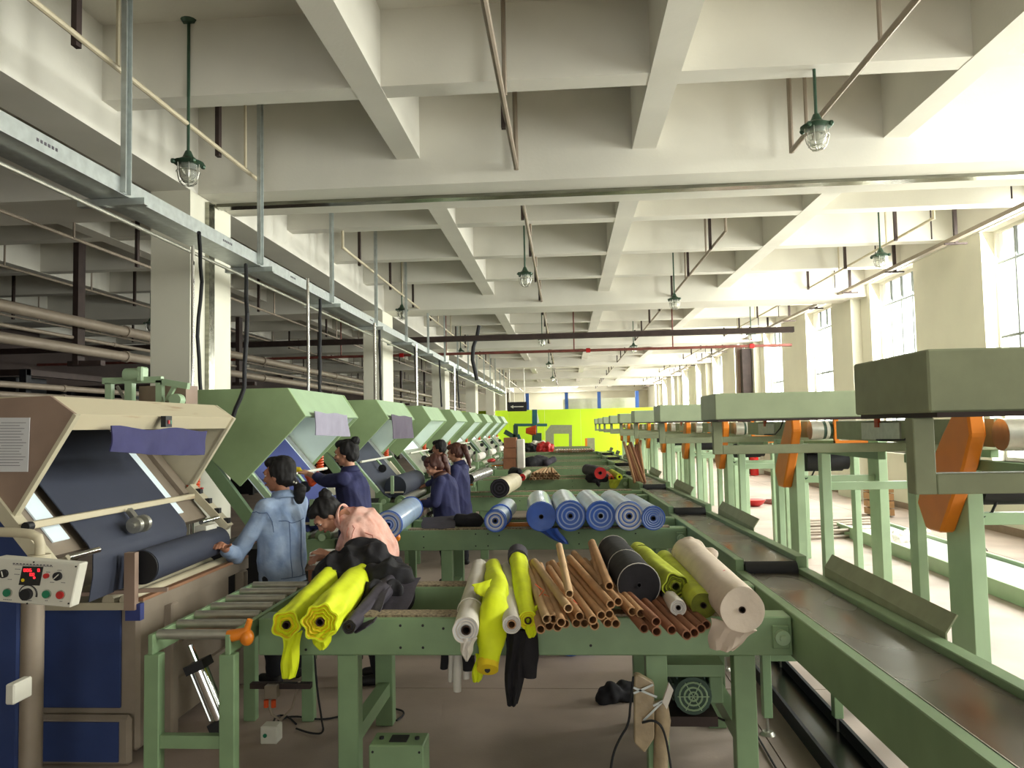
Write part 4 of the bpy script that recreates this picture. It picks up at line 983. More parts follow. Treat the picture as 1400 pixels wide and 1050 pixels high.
flap('draped_fabric', 'charcoal_fabric', ((488, 838), (535, 800), (512, 850), (484, 866)), (4.0, 4.4, 3.86, 3.85), label='charcoal cloth spilling down beside the narrow dark roll', cat='fabric')
flap('draped_fabric', 'charcoal_fabric', ((535, 790), (575, 790), (556, 835), (520, 836)), (4.75, 4.75, 4.3, 4.3), label='dark cloth tail trailing off the black heap onto the table gap', cat='fabric')
# black heap of fabric
hp = lambda px, py, y: at(px, py, y=y)
o = blob('fabric_heap', [('e', hp(500, 785, 5.0), (.24, .17, .19)), ('e', hp(470, 790, 4.9), (.18, .16, .15)), ('e', hp(452, 778, 4.95), (.09, .12, .11)), ('e', hp(530, 800, 4.75), (.16, .15, .15)),
    ('c', hp(445, 800, 4.8), .10, hp(545, 812, 4.7), .11), ('e', hp(498, 758, 5.1), (.14, .13, .09)), ('c', hp(540, 790, 4.9), .10, hp(556, 815, 4.7), .05), ('c', hp(498, 820, 4.5), .09, hp(535, 815, 4.55), .09)],
    'black_fabric', voxel=.011, smooth=3, amp=.03, freq=5.5, stretch=(1.6, .8, 1), ridge=True)
tag(o, 'large crumpled heap of black fabric on the rear of the nearest table', 'fabric heap')
# --- middle group
r5 = roll('fabric_roll', 'white fabric roll with a torn dark centre, leftmost of the middle group', at(637, 862, y=3.66), at(656, 776, y=4.95), .062, .055, 'white_fabric', ('white_fabric', 'paper'), core=.022, lump=.05)
ring_around(r5, at(637, 862, y=3.66), at(656, 776, y=4.95), .25, .066, 'white_fabric')
flap('loose_flap', 'white_fabric', ((625, 872), (652, 872), (640, 902), (636, 903)), (3.67, 3.67, 3.70, 3.70), parent=r5)
o = sw(((674, 772), (680, 800), (676, 838), (670, 880), (667, 906)), (4.9, 4.3, 3.84, 3.74, 3.73), [.05, .06, .075, .07, .05], 'yellow', 'fabric_roll', None, None, amp=.02)
T = thing('fabric_roll', 'bright yellow crumpled roll sagging far down over the table edge', 'fabric roll', tuple(at(672, 850, y=3.8)))
o.parent = T; o.name = 'sagging_fabric'; o.matrix_parent_inverse = Matrix.Translation(-T.location)
c = at(667, 908, y=3.71); MB().cyl(c+V((0, -.02, -.02)), c+V((0, .01, .01)), .052, n=16).build('roll_end', 'yellow_deep', T, smooth=True); MB().cyl(c+V((0, -.025, -.02)), c+V((0, -.018, -.02)), .014, n=8).build('core', 'black', T)
flap('loose_flap', 'yellow', ((645, 800), (672, 792), (668, 818), (652, 812)), (4.1, 4.2, 3.95, 4.0), parent=T)
flap('loose_flap', 'yellow', ((650, 894), (664, 894), (658, 930), (646, 932)), (3.8, 3.8, 3.82, 3.82), parent=T)
roll('fabric_roll', 'slim white roll between the sagging yellow and the short yellow rolls', at(699.5, 854, y=3.68), at(694, 779, y=4.95), .044, .05, 'white_fabric', ('white_fabric', 'paper'), core=.02, core_m='cardboard')
r8 = roll('fabric_roll', 'bright yellow roll with a dark band at its back end, beside the tubes', at(722, 849, y=3.74), at(708, 765, y=4.85), .048, .055, 'yellow', ('yellow', 'yellow_deep'), core=.016, lump=.08)
flap('loose_flap', 'yellow', ((716, 838), (738, 824), (733, 868), (722, 872)), (3.78, 3.85, 3.74, 3.72), parent=r8)
a, b = at(708, 765, y=4.82), at(708, 757, y=5.0); MB().cyl(a, b, .062, .065, n=18).build('dark_band', 'charcoal_fabric', r8, smooth=True)
flap('hanging_fabric', 'black_fabric', ((690, 862), (728, 862), (708, 962), (693, 964)), (3.80, 3.80, 3.82, 3.82), label='long pointed black cloth hanging below the slim white roll', cat='fabric', amp=.02)
o = sw(((720, 862), (722, 895), (723, 925)), (3.84, 3.83, 3.83), [.05, .05, .035], 'black_fabric', 'hanging_fabric', 'blunt black cloth bundle hanging under the table edge', 'fabric', amp=.01)
for (q, y, r, m, lab) in ((((609, 892), (607, 914)), 4.35, .025, 'black_fabric', 'short black cloth end hanging under the table behind the white roll'), (((617, 892), (616, 932)), 4.3, .016, 'white_fabric', 'thin white cloth strip hanging left under the table'),
        (((626, 890), (625, 945)), 4.25, .026, 'white_fabric', 'longest white cloth strip hanging under the table'), (((636, 892), (638, 928)), 4.35, .02, 'white_fabric', 'short white cloth strip hanging at the right under the table'),
        (((640, 895), (641, 916)), 4.2, .035, 'black_fabric', 'black cloth knot hanging beside the yellow flap')):
    sw(q, (y, y), [r, r*.9], m, 'hanging_strip', lab, 'fabric', amp=.004)
o = blob('cloth_on_floor', [('c', at(825, 952, z=.04), .06, at(858, 945, z=.04), .07), ('c', at(838, 948, z=.05), .07, at(866, 950, z=.03), .05)], 'black_fabric', voxel=.012, amp=.03, freq=10)
tag(o, 'small black cloth lying on the floor under the nearest table', 'fabric')

# --- cardboard tubes
def c6(x, y): return (700+x/7.778, 730+y/7.778)
def c7(x, y): return (860+x/7, 730+y/7)
TB = [(c6(370, 905), c6(160, 350), 1, 'tube_pale'), (c6(440, 905), c6(240, 380), 1, ''), (c6(523, 940), c6(290, 320), 1, ''), (c6(600, 790), c6(180, 215), 2, 'tube_pale'),
      (c6(720, 875), c6(345, 290), 1, ''), (c6(860, 915), c6(355, 205), 1, ''), (c6(950, 865), c6(400, 210), 1, ''), (c6(1035, 855), c6(560, 300), 1, ''), (c6(1050, 750), c6(575, 215), 2, ''),
      (c6(1130, 720), c6(680, 230), 2, ''), (c6(1035, 555), c6(885, 170), 3, ''), (c6(965, 575), c6(880, 250), 2, ''), (c6(305, 1015), c6(200, 500), 0, ''), (c6(395, 980), c6(250, 420), 0, ''),
      (c6(485, 990), c6(300, 450), 0, ''), (c6(568, 955), c6(340, 400), 0, ''), (c6(685, 950), c6(400, 420), 0, ''), (c6(770, 950), c6(450, 420), 0, ''), (c6(880, 975), c6(520, 420), 0, ''),
      (c6(1105, 955), c6(700, 420), 0, ''), (c6(1020, 950), c6(620, 420), 0, ''), (c6(1280, 825), c6(720, 230), 1, ''), (c6(1370, 845), c6(800, 240), 1, ''),
      (c7(145, 905), c6(900, 420), 0, 'b'), (c7(262, 840), c6(980, 400), 1, 'b'), (c7(265, 935), c6(1010, 420), 0, 'b'), (c7(410, 920), c6(1100, 400), 0, 'b'), (c7(555, 970), c6(1200, 420), 0, 'b'),
      (c7(625, 945), c6(1270, 420), 0, 'b'), (c7(690, 905), c6(1330, 400), 0, 'b'), (c7(740, 870), c6(1400, 400), 0, 'b')]
for i, (p, q, lay, cm) in enumerate(TB):
    zf = (.874, .915, .955, 1.0)[lay]; a = at(*p, z=zf); a2 = at(*q, z=zf+.01+.01*(i % 3))
    d = (a2-a); ln = 1.12+.07*((i*7) % 4); b = a+d.normalized()*ln
    if abs(a2.y-a.y) < .3: b = a+V((-.35, 1.1, 0))
    m = {'tube_pale': 'tube_pale', 'b': 'cardboard_brown', '': 'cardboard'}[cm]
    lab = {3: 'long pale cardboard tube lying aslant on top of the tube pile', 0: 'pale cardboard tube nearest the short yellow roll', 10: 'short cardboard tube raised near the black roll'}.get(i) or \
          ('reddish-brown cardboard tube poking out under the black and lime rolls' if cm == 'b' else 'tan cardboard tube in the bottom layer of the pile on the nearest table' if lay == 0 else 'tan cardboard tube in the upper layers of the pile on the nearest table')
    g = None if i in (3, 0, 10) else ('brown tubes under the rolls' if cm == 'b' else 'tubes in the bottom layer' if lay == 0 else 'tubes in the upper layers')
    if g:
        same = sorted([q2[0][0] for q2, k2 in zip(TB, range(99)) if k2 not in (3, 0, 10) and (q2[3] == 'b') == (cm == 'b') and (cm == 'b' or (q2[2] == 0) == (lay == 0))])
        rk = same.index(p[0]); nth = ['leftmost', 'second from left', 'third from left', 'fourth from left', 'fifth from left', 'sixth from left', 'seventh from left', 'eighth from left', 'ninth from left', 'tenth from left', 'eleventh from left', 'twelfth from left', 'thirteenth from left'][rk] if rk < len(same)-1 else 'rightmost'
        lab = 'reddish-brown tube poking out under the black and lime rolls, %s' % nth if cm == 'b' else ('tan tube in the bottom layer of the nearest pile, %s' if lay == 0 else 'tan tube in the upper layers of the nearest pile, %s') % nth
    tag(MB().pipe(a, b, .0215, .0165, n=16).build('cardboard_tube', m, smooth=True), lab, 'tube', g)
a, b = at(778.5, 812, z=.99), at(764.5, 746, y=4.75)
tag(MB().pipe(a, b, .02, .015, n=16).build('cardboard_tube', 'tube_pale', smooth=True), 'pale tube with a cut end standing up across the others', 'tube')
def tie(pxs, y, m='orange_red', label='', r=.0025): tag(MB().sweep([at(*q, y=yy) for q, yy in zip(pxs, y if isinstance(y, (list, tuple)) else [y]*len(pxs))], r, n=5).build('string_tie', m), label, 'string')
tie((c6(245, 530), c6(290, 570), c6(340, 600), c6(290, 660), c6(340, 720), c6(380, 660), c6(410, 700), c6(460, 740), c6(440, 690), c6(340, 640)), 3.93, label='tangled red string tied around the pale tubes by the yellow roll')
tie((c6(650, 700), c6(690, 740), c6(700, 750)), 3.8, label='bit of red string on a tube below the raised tube')
# --- right group on the first table
rb = roll('fabric_roll', 'thick black fabric roll tied with white bands, on the tubes', at(874, 800, y=4.02), at(838, 753, y=5.15), .107, .102, 'black_fabric', ('black_fabric',), core=.012, core_m='black', lump=.02)
for u in (.01, .42, .97): ring_around(rb, at(874, 800, y=4.02), at(838, 753, y=5.15), u, .110-.005*u, 'white_fabric', .002)
rl = roll('fabric_roll', 'lime-yellow fabric roll with ragged open end, beside the black roll', at(924, 802, y=4.05), at(872, 754, y=5.2), .068, .064, 'lime_fabric', ('lime_fabric', 'lime_dark', 'lime_dark'), core=.024, star=5, lump=.07, rings=7, core_m='lime_dark')
ring_around(rl, at(924, 802, y=4.05), at(872, 754, y=5.2), .86, .067, 'lime_dark', .003)
roll('fabric_roll', 'lower lime-yellow roll with flat olive end, beside the big cream roll', at(962, 828, y=3.78), at(908, 764, y=5.1), .060, .055, 'lime_fabric', ('lime_dark', 'lime_dark'), core=.014, lump=.03)
roll('fabric_roll', 'small fluffy white roll end below the ragged lime roll', at(927.5, 831, y=3.72), at(912, 812, y=4.2), .038, .036, 'white_fabric', ('white_fabric', 'paper'), core=.01, lump=.05)
rc = roll('fabric_roll', 'big cream fabric roll with a red string, rightmost on the nearest table', at(1015, 834, y=3.52), at(940, 757, y=5.0), .098, .100, 'cream_fabric', ('cream_fabric', 'cream_fabric'), core=.014, lump=.03, rings=8)
flap('loose_flap', 'cream_fabric', ((972, 845), (1035, 862), (1002, 890), (970, 886)), (3.62, 3.55, 3.62, 3.66), parent=rc, amp=.02)
o = blob('bunched_end', [('e', at(943, 756, y=5.0), (.10, .08, .10)), ('c', at(950, 745, y=4.95), .03, at(975, 760, y=4.7), .03), ('e', at(930, 762, y=4.95), (.06, .08, .07))], 'cream_fabric', None, voxel=.012, amp=.02, freq=14)
o.parent = rc; o.matrix_parent_inverse = Matrix.Translation(-rc.location)
tie(((970, 809), (975, 797), (986, 789), (998, 785), (990, 780), (982, 788), (978, 796)), (3.78, 3.80, 3.86, 3.9, 3.93, 3.86, 3.8), 'red', 'red string looped round the big cream roll', .004)
# --- table 2: blue film rolls
BL = [((740, 706), (737, 690), .130, ('blue_film',), 'solid dark blue end'), ((780, 707), (770, 686), .134, ('blue_film', 'blue_pale', 'blue_film'), 'blue and white target rings'), ((821.5, 708), (803, 688), .130, ('blue_film', 'blue_film', 'blue_pale'), 'mostly blue rings'),
      ((860.5, 710), (835, 689), .126, ('blue_pale', 'white_fabric', 'blue_film'), 'pale whitish end'), ((893.5, 711), (863, 694), .104, ('blue_film', 'blue_pale'), 'smaller pale blue end')]
for i, (p, q, r, e, d) in enumerate(BL):
    pos = ['leftmost of the five', 'second of the five', 'third of the five', 'fourth of the five', 'rightmost of the five'][i]
    zc = .852+r; a = at(*p, y=6.95); b = at(*q, y=8.25); a.z = zc; b.z = zc
    roll('film_roll', 'blue film roll with %s, %s in the row' % (d, pos), a, b, r, r*.98, 'blue_wrap', e, core=.02, rings=9, lump=.012, core_m='black', cat='film roll', group='blue film rolls on the second table')
    ring_around(COL.objects['fabric' if False else [o.name for o in COL.objects if o.name.startswith('film_roll')][-1]], a, b, .015, r*1.01, 'blue_film', .006, 'edge_band')
a = at(677, 712, y=6.95); b = at(694, 691, y=8.1); a.z = b.z = .852+.097
r_ = roll('film_roll', 'small pale blue film roll standing apart at the left of the second table', a, b, .097, .095, 'blue_wrap', ('blue_film', 'blue_pale', 'white_fabric'), core=.018, rings=7, lump=.015, core_m='black', cat='film roll')
ring_around(r_, a, b, .02, .10, 'blue_film', .006, 'edge_band'); ring_around(r_, a, b, .35, .10, 'blue_film', .012, 'edge_band', tilt=.06)
flap('loose_film', 'blue_film', ((733, 724), (762, 722), (778, 744), (765, 742)), (6.96, 6.96, 7.1, 7.1), parent=[o for o in COL.objects if o.name.startswith('film_roll')][0])
a = at(531, 716, y=6.75); b = at(562, 689, y=7.95); a.z, b.z = .835+.115, .85+.115
r_ = roll('film_roll', 'big blue film roll lying on the second roller conveyor behind the bending worker', a, b, .118, .118, 'blue_wrap', ('blue_pale', 'white_fabric', 'blue_pale', 'blue_film'), core=.022, rings=9, lump=.015, core_m='blue_film', cat='film roll')
for u in (.01, .99): ring_around(r_, a, b, u, .12, 'blue_film', .008, 'edge_band')
for i, (x, z) in enumerate(((.0, .12), (-.35, .12), (-.9, .12))):   # blue rolls on the floor below the first gap
    y = 6.0
    roll('film_roll', ['blue film roll on the floor under the second table, right one', 'blue film roll on the floor under the second table, middle one', 'blue film roll on the floor under the second table, left one'][i], (x, 6.1, .13), (x+.05, 7.0, .13), .13, side='blue_film', ends=('blue_film', 'blue_pale'), cat='film roll', rings=5, seg=24) if i < 3 else None
flap('draped_fabric', 'charcoal_fabric', ((577, 708), (621, 705), (622, 722), (576, 722)), (7.6, 7.6, 7.25, 7.25), label='dark grey cloth lying over the left end of the second table', cat='fabric', amp=.03)
o = blob('fabric_heap', [('c', at(628, 712, y=7.5), .07, at(650, 712, y=7.5), .08)], 'black_fabric', voxel=.02, amp=.03, freq=9); tag(o, 'small black fuzzy cloth heap at the left of the second table', 'fabric heap')
tag(MB().box(-.62, 7.5, .80, -.18, 7.56, .86).build('spacer_bar', 'orange'), 'orange bar lying between the beams of the second table', 'bar')
# --- table 3 and beyond
a, b = at(683, 668.5, y=10.2), at(703, 650, y=11.5); a.z = b.z = .852+.128
r_ = roll('fabric_roll', 'grey roll with thick black ringed end on the third table', a, b, .128, .118, 'pipe_cream', ('black_fabric', 'charcoal_fabric', 'black_fabric'), core=.02, rings=8, core_m='charcoal_fabric', lump=.04)
a, b = at(714, 655, y=13.3), at(722, 645, y=14.6); a.z = b.z = .852+.06
roll('fabric_roll', 'small grey roll with a crimson end on the fourth table', a, b, .06, side='pipe_cream', ends=('red', 'red'), core=.016, seg=20, rings=3, core_m='black')
o = blob('fabric_heap', [('c', at(702, 645, y=13.9), .09, at(710, 646, y=13.6), .07)], 'black_fabric', voxel=.02, amp=.02); tag(o, 'shiny black bundle behind the black-ended roll', 'fabric heap')
a, b = at(821, 652, y=13.35), at(803, 641, y=14.6); a.z = .852+.11; b.z = .852+.1
roll('fabric_roll', 'black-wrapped roll with a bright crimson end at the right of the fourth table', a, b, .105, side='charcoal_fabric', ends=('red', 'red'), core=.03, seg=24, rings=4, core_m='black')
o = blob('fabric_heap', [('c', at(806, 655, y=13.6), .08, at(829, 653, y=13.8), .07), ('c', at(818, 661, y=13.5), .05, at(819, 666, y=13.5), .03)], 'black_fabric', voxel=.02, amp=.03); tag(o, 'black cloth bunched around the crimson-ended roll', 'fabric heap')
a, b = at(836, 654, y=13.6), at(830, 648, y=14.4); roll('fabric_roll', 'little orange roll beside the crimson-ended roll', a, b, .05, side='orange_red', ends=('orange_red',), seg=16, rings=2)
a, b = at(847, 652, y=13.5), at(836, 645, y=14.5); r_ = roll('fabric_roll', 'lime-yellow roll end at the right end of the fourth table', a, b, .052, side='lime_fabric', ends=('yellow',), seg=18, rings=2)
flap('loose_flap', 'lime_fabric', ((832, 656), (851, 654), (842, 668), (834, 667)), (13.55, 13.5, 13.6, 13.6), parent=r_)
random.seed(11)
for i in range(26):
    x = 724+i*1.55+random.uniform(-.3, .3); lay = i % 3
    a = V(((x-773)*13.5/1050, 13.5+random.uniform(-.06, .06), .872+.042*lay))
    b = a+V((.02+.012*(13-i)+random.uniform(-.03, .03), 1.2, .02))
    tag(MB().pipe(a, b, .026, .019, n=10).build('cardboard_tube', 'tube_pale' if i % 2 else 'cardboard', smooth=True), 'pale cardboard tube in the bundle on the fourth table', 'tube', 'tubes on the fourth table')
for i in range(30):
    a = V(((759+i*1.75-773)*27/1050, 26.7+random.uniform(-.2, .2), .90)); b = a+V((0, 1.2, 0))
    tag(MB().pipe(a, b, .04, .028, n=8).build('cardboard_tube', 'white_fabric' if i % 2 else 'cardboard', smooth=True), 'tube or slim roll in the far row before the arch-shaped machine', 'tube', 'far row of tubes')
for (p, q, y, r, m, lab) in (((724, 633), (742, 632), 19.9, .17, 'black_fabric', 'black fabric clump on the sixth table, left lump'), ((735, 631), (745, 633), 20.2, .18, 'charcoal_fabric', 'dark clump with a hint of red on the sixth table, right lump'), ((747, 633), (757, 628), 20.0, .09, 'charcoal_fabric', 'slim dark roll pointing right from the clump on the sixth table')):
    o = blob('fabric_heap', [('c', at(*p, y=y), r, at(*q, y=y+.3), r)], m, voxel=.03, amp=.02); tag(o, lab, 'fabric heap')
c = at(694, 640, y=16.3)
for k in range(3):
    tag(MB().box(-1.40+.01*k, 17.1, .852+.232*k, -1.12+.01*k, 17.5, .852+.232*(k+1)-.006).build('cardboard_box', 'cardboard_brown', bevel=.006), ['bottom', 'middle', 'top'][k]+' brown cardboard box of the stack at the left of the fifth table', 'box', 'stack of brown boxes')
tag(MB().box(-1.10, 17.1, .852, -.93, 17.5, 1.5).build('foam_board', 'white_fabric', bevel=.02), 'pale foam slab standing beside the brown boxes', 'board')
for i, (p, y, sx, m, nm, lab, cat) in enumerate((((724, 612), 30, .35, 'black', 'bundle', 'black bundle at the far end of the tables', 'bundle'), ((733, 611), 31, .45, 'white_paint', 'plastic_bag', 'white crumpled bag at the far end', 'bag'), ((745, 613), 30, .4, 'red', 'red_cloth', 'crimson cloth on the far table', 'cloth'),
        ((672, 632), 19.2, .10, 'red', 'red_cloth', 'small red cloth beside the brown boxes, toward the machines', 'cloth'))):
    c = at(*p, y=y if y != 19.2 else 20.4)
    if y == 19.2: c.z = .89
    o = blob(nm, [('e', c, (sx, .25, sx*.5))], m, voxel=.03, amp=.05 if sx < .2 else .12, freq=5); tag(o, lab, cat)
# foil wrapped and white rolls at the third roller conveyor
for (p, q, y0, y1, r, sm, em, lab) in (((642, 655), (668, 645), 11.2, 12.3, .07, 'foil', 'black', 'silver foil-wrapped roll with black end at the third roller conveyor'), ((630, 661), (643, 652), 11.0, 12.4, .06, 'white_fabric', 'white_fabric', 'white roll beside the foil roll behind the workers')):
    roll('fabric_roll', lab, at(*p, y=y0), at(*q, y=y1), r, side=sm, ends=(em,), seg=20, rings=2, core_m='black')
a, b = at(553, 668, y=10.45), at(584, 655, y=11.9)
# bundle of tall brown tubes leaning at the end of the fourth table
random.seed(21)
for i in range(11):
    bx = 1.08+.04*(i % 5); by = 12.35+.05*(i//5)
    top = at(853+i*2.3, 604+random.uniform(-2, 10), y=12.6+.06*(i//5)); 
    tag(MB().pipe((bx, by, .86), tuple(top), .022, .016, n=10).build('cardboard_tube', 'cardboard_brown' if i % 3 else 'cardboard', smooth=True), 'tall brown tube in the bundle standing upright on the belt', 'tube', 'bundle of upright brown tubes')

# ================================================================ FLOOR OBJECTS AT THE FRONT
t = thing('junction_cabinet', 'low green electrical box with two black knobs on the floor by the front leg', 'control box', (-.85, 3.8, 0))
MB().box(-.975, 3.70, 0, -.71, 3.86, .29).build('box', 'green', t, bevel=.006)
MB().box(-.885, 3.74, .29, -.80, 3.82, .294).build('meter_plate', 'black', t)
for x in (-.93, -.755): MB().cyl((x, 3.78, .29), (x, 3.78, .30), .012, n=12).build('knob', 'black', t)
m = MB()
for x, z in ((-.955, .26), (-.73, .26)): m.cyl((x, 3.697, z), (x, 3.70, z), .006, n=8)
m.build('screws', 'black', t)
t = thing('wrapped_motor_guard', 'cardboard and foam padding wrapped in clear film on the middle table leg', 'packaging', (.42, 3.88, 0))
a = lambda px, py, y=3.86: at(px, py, y=y)
MB().prism([a(866, 919), a(872, 918), a(893, 930), a(893, 1004), a(880, 1024), a(866, 1010)], (0, -.05, 0)).build('cardboard_slab', 'tape', t, bevel=.006)
MB().sweep([a(903, 960), a(906, 985), a(904, 1010), a(903, 1060)], [.035, .04, .036, .036], n=14).build('wrapped_tube', 'tape', t, smooth=True)
MB().prism([a(905, 958, 3.80), a(914, 932, 3.80), (a(920, 942, 3.80)), a(911, 968, 3.80)], (0, -.02, 0)).build('paper_flap', 'white_fabric', t)
for (p, q) in (((866, 940), (898, 953)), ((866, 948), (893, 936)), ((880, 985), (905, 960)), ((893, 965), (912, 955))): MB().beam(a(*p, 3.79), a(*q, 3.79), .004, .010).build('film_strip', 'galvanised', t)
def cable(label, pxs, z=None, y=None, r=.006, m='rubber', group=None):
    P0 = []
    for i, q in enumerate(pxs): P0.append(at(q[0], q[1], z=q[2]) if len(q) == 3 and q[2] < 1.5 else at(q[0], q[1], y=q[2]))
    # smooth the path
    for _ in range(2):
        Q = [P0[0]]
        for i in range(len(P0)-1): Q += [P0[i].lerp(P0[i+1], .25), P0[i].lerp(P0[i+1], .75)]
        P0 = Q+[P0[-1]]
    tag(MB().sweep(P0, r, n=6).build('cable', m, smooth=True), label, 'cable', group)
cable('black cable hanging from the padding and curling down', ((866, 925, 3.82), (862, 960, 3.82), (860, 990, 3.84), (848, 1008, 3.84), (838, 1030, 3.85), (834, 1060, 3.85)))
cable('black cable looping over the padding on the right', ((878, 988, 3.78), (893, 984, 3.76), (905, 992, 3.76), (912, 1015, 3.78), (918, 1055, 3.8)))
cable('black cable from the motor to the right leg', ((930, 963, 4.1), (942, 967, 4.1), (958, 955, 4.1), (966, 945, 4.12), (968, 975, 4.2), (990, 985, 4.3)))
cable('black cable hanging behind the front table leg and lying on the floor', ((430, 893, 4.3), (433, 940, 4.3), (440, 985, 4.35), (443, 1003, .01), (425, 1003, .01), (405, 996, .01)))
cable('black cable on the floor beneath the left of the table', ((380, 985, .01), (400, 978, .01), (440, 985, .01), (470, 978, .01), (500, 975, .01)))
cable('thin black cable curving on the floor by the small white box', ((372, 990, .06), (378, 978, .01), (392, 978, .01), (405, 990, .01)))
cable('black cable end on the floor behind the rear left leg', ((542, 985, .01), (552, 978, .01), (552, 972, .01), (540, 969, .01)))
cable('thin cable on the floor at the right', ((1023, 985, .01), (1040, 1014, .01), (1062, 1052, .01)))
cable('thin wire crossing the bright floor by the belt bed', ((1310, 730, .01), (1330, 737, .01), (1345, 746, .01), (1350, 753, .01)))
c = at(367, 1018, z=0); t = thing('socket_box', 'small pale socket box with a green light on the floor', 'socket box', tuple(c)); MB().box(c.x-.05, c.y, 0, c.x+.05, c.y+.09, .10).build('box', 'white_paint', t, bevel=.006); MB().cyl((c.x-.02, c.y-.004, .05), (c.x-.02, c.y, .05), .012, n=10).build('light', 'green_button', t)
t = thing('air_valve', 'small air regulator with two orange fittings under the left end of the table', 'valve', tuple(at(370, 940, y=4.3)))
a0 = at(361, 938, y=4.3); b0 = at(378, 956, y=4.3); MB().box(a0.x, 4.3, b0.z, b0.x, 4.36, a0.z).build('body', 'pipe_grey', t, bevel=.004)
for px in (364, 374): c = at(px, 957, y=4.32); MB().cyl(c, c-V((0, 0, .04)), .014, n=10).build('fitting', 'orange_red', t)
MB().box(a0.x-.1, 4.34, a0.z-.03, b0.x+.18, 4.38, a0.z).build('bracket', 'iron', t)
c = at(367, 962, y=4.33); MB().sweep([c, c+V((.02, 0, -.06)), c+V((.07, 0, -.09)), c+V((.13, .02, -.03)), c+V((.17, .03, .12))], .008, n=6).build('air_hose', 'pipe_grey', t)
# ================================================================ PEOPLE
def xf(loc, yaw, scale=1.0):
    return Matrix.Translation(loc) @ Matrix.Rotation(yaw, 4, 'Z') @ Matrix.Scale(scale, 4)
def person(label, loc, yaw, J, head,  coat, trousers='trousers', hair='hair', style='pony', skin='skin', scale=1.0, arms='long', hem=.72, fingers=True, voxel=.008, group=None, coatlen=0, extra=None, hscale=1.0):
    """J: joints in body space (x right, y forward, z up); head=(centre, pitch, yaw, roll)"""
    M = xf(loc, yaw, scale); W = lambda p: M @ V(p)
    t = thing('person', label, 'person', tuple(loc), group)
    j = {k: (v if isinstance(v, Vector) else W(v)) for k, v in J.items()}; s = scale
    hc, hp_, hy_, hr_ = head
    HM = M @ Matrix.Translation(hc) @ Matrix.Rotation(hy_, 4, 'Z') @ Matrix.Rotation(-hp_, 4, 'X') @ Matrix.Rotation(hr_, 4, 'Y') @ Matrix.Scale(hscale, 4)
    R3 = HM.to_3x3().normalized(); h = lambda x, y, z: HM @ V((x, y, z)); s2 = s*hscale
    e = lambda c, r: ('e', h(*c), tuple(q*s2 for q in r), R3)
    body = [e((0, -.012, .03), (.073, .092, .088)), e((0, .028, -.028), (.056, .062, .080)), e((0, .052, -.088), (.026, .026, .020)), e((0, .078, .022), (.050, .022, .030)),
            ('c', h(0, .088, .008), .009*s2, h(0, .106, -.028), .0125*s2), e((0, .098, -.033), (.019, .012, .009)), e((0, .086, -.060), (.026, .012, .010)),
            e((.073, -.005, -.012), (.009, .018, .030)), e((-.073, -.005, -.012), (.009, .018, .030)),
            e((.040, .070, -.025), (.024, .020, .020)), e((-.040, .070, -.025), (.024, .020, .020)),
            ('c', h(0, -.02, -.06), .048*s, j['neck'], .052*s)]
    pel, chest, neck = j['pelvis'], j['chest'], j['neck']
    body += [('c', pel, .13*s, chest, .125*s), ('c', chest, .12*s, neck, .06*s), ('c', j['shL'], .05*s, j['shR'], .05*s)]
    for S_ in 'LR':
        a, b, c = j['sh'+S_], j['el'+S_], j['ha'+S_]
        body += [('c', a, .05*s, b, .038*s), ('c', b, .038*s, c, .026*s)]
        a, b, c = j['hip'+S_], j['kn'+S_], j['an'+S_]
        body += [('c', a, .085*s, b, .055*s), ('c', b, .052*s, c, .035*s)]
        # hand: palm, four fingers, thumb
        w_ = j['ha'+S_]; d = (w_-j['el'+S_]).normalized(); side = d.cross(V((0, 0, 1)));
        side = side.normalized() if side.length > .1 else V((1, 0, 0)); up = side.cross(d).normalized()
        pc_ = w_+d*.045*s
        body.append(('c', w_, .024*s, w_+d*.07*s, .026*s)); body.append(('c', w_+d*.03*s-side*.02*s, .017*s, w_+d*.075*s-side*.024*s, .013*s)); body.append(('c', w_+d*.03*s+side*.02*s, .017*s, w_+d*.075*s+side*.024*s, .013*s))
        if fingers:
            for f, (o_, ln) in enumerate(((-.030, .052), (-.010, .066), (.010, .072), (.030, .062))):
                r0 = w_+d*.08*s+side*o_*s; r1 = r0+(d*.75-up*.3)*ln*.6*s; r2 = r1+(d*.45-up*.7)*ln*.5*s
                body += [('c', r0, .0095*s, r1, .0085*s), ('c', r1, .0085*s, r2, .0075*s)]
            q = -side if S_ == 'R' else side
            r0 = w_+d*.025*s-q*.025*s; body += [('c', r0, .012*s, r0+(d*.6-q*.7)*.035*s, .0105*s), ('c', r0+(d*.6-q*.7)*.035*s, .0105*s, r0+(d*.9-q*.75)*.06*s, .009*s)]
    blob('body', body, skin, t, voxel=voxel, smooth=2)
    # eyes, brows, lips
    for sx in (-1, 1):
        MB().ball(h(.031*sx, .079, .005), tuple(q*s2 for q in (.013, .010, .006)), 12, 8, R3).build('eye', 'eye_white', t, smooth=True)
        MB().ball(h(.031*sx, .0855, .005), tuple(q*s2 for q in (.0065, .005, .006)), 10, 6, R3).build('iris', 'eye_dark', t, smooth=True)
        MB().sweep([h(.015*sx, .1, .024), h(.032*sx, .098, .030), h(.05*sx, .086, .024)], .003*s2, n=5).build('eyebrow', hair, t)
    MB().ball(h(0, .099, -.060), tuple(q*s2 for q in (.021, .006, .0075)), 12, 6, R3).build('lips', 'lips', t, smooth=True)
    # hair
    hs = [e((0, -.032, .042), (.086, .094, .092)), e((0, -.05, -.01), (.080, .070, .080)), e((0, .03, .09), (.062, .062, .04)), e((.068, -.012, .03), (.018, .045, .05)), e((-.068, -.012, .03), (.018, .045, .05))]
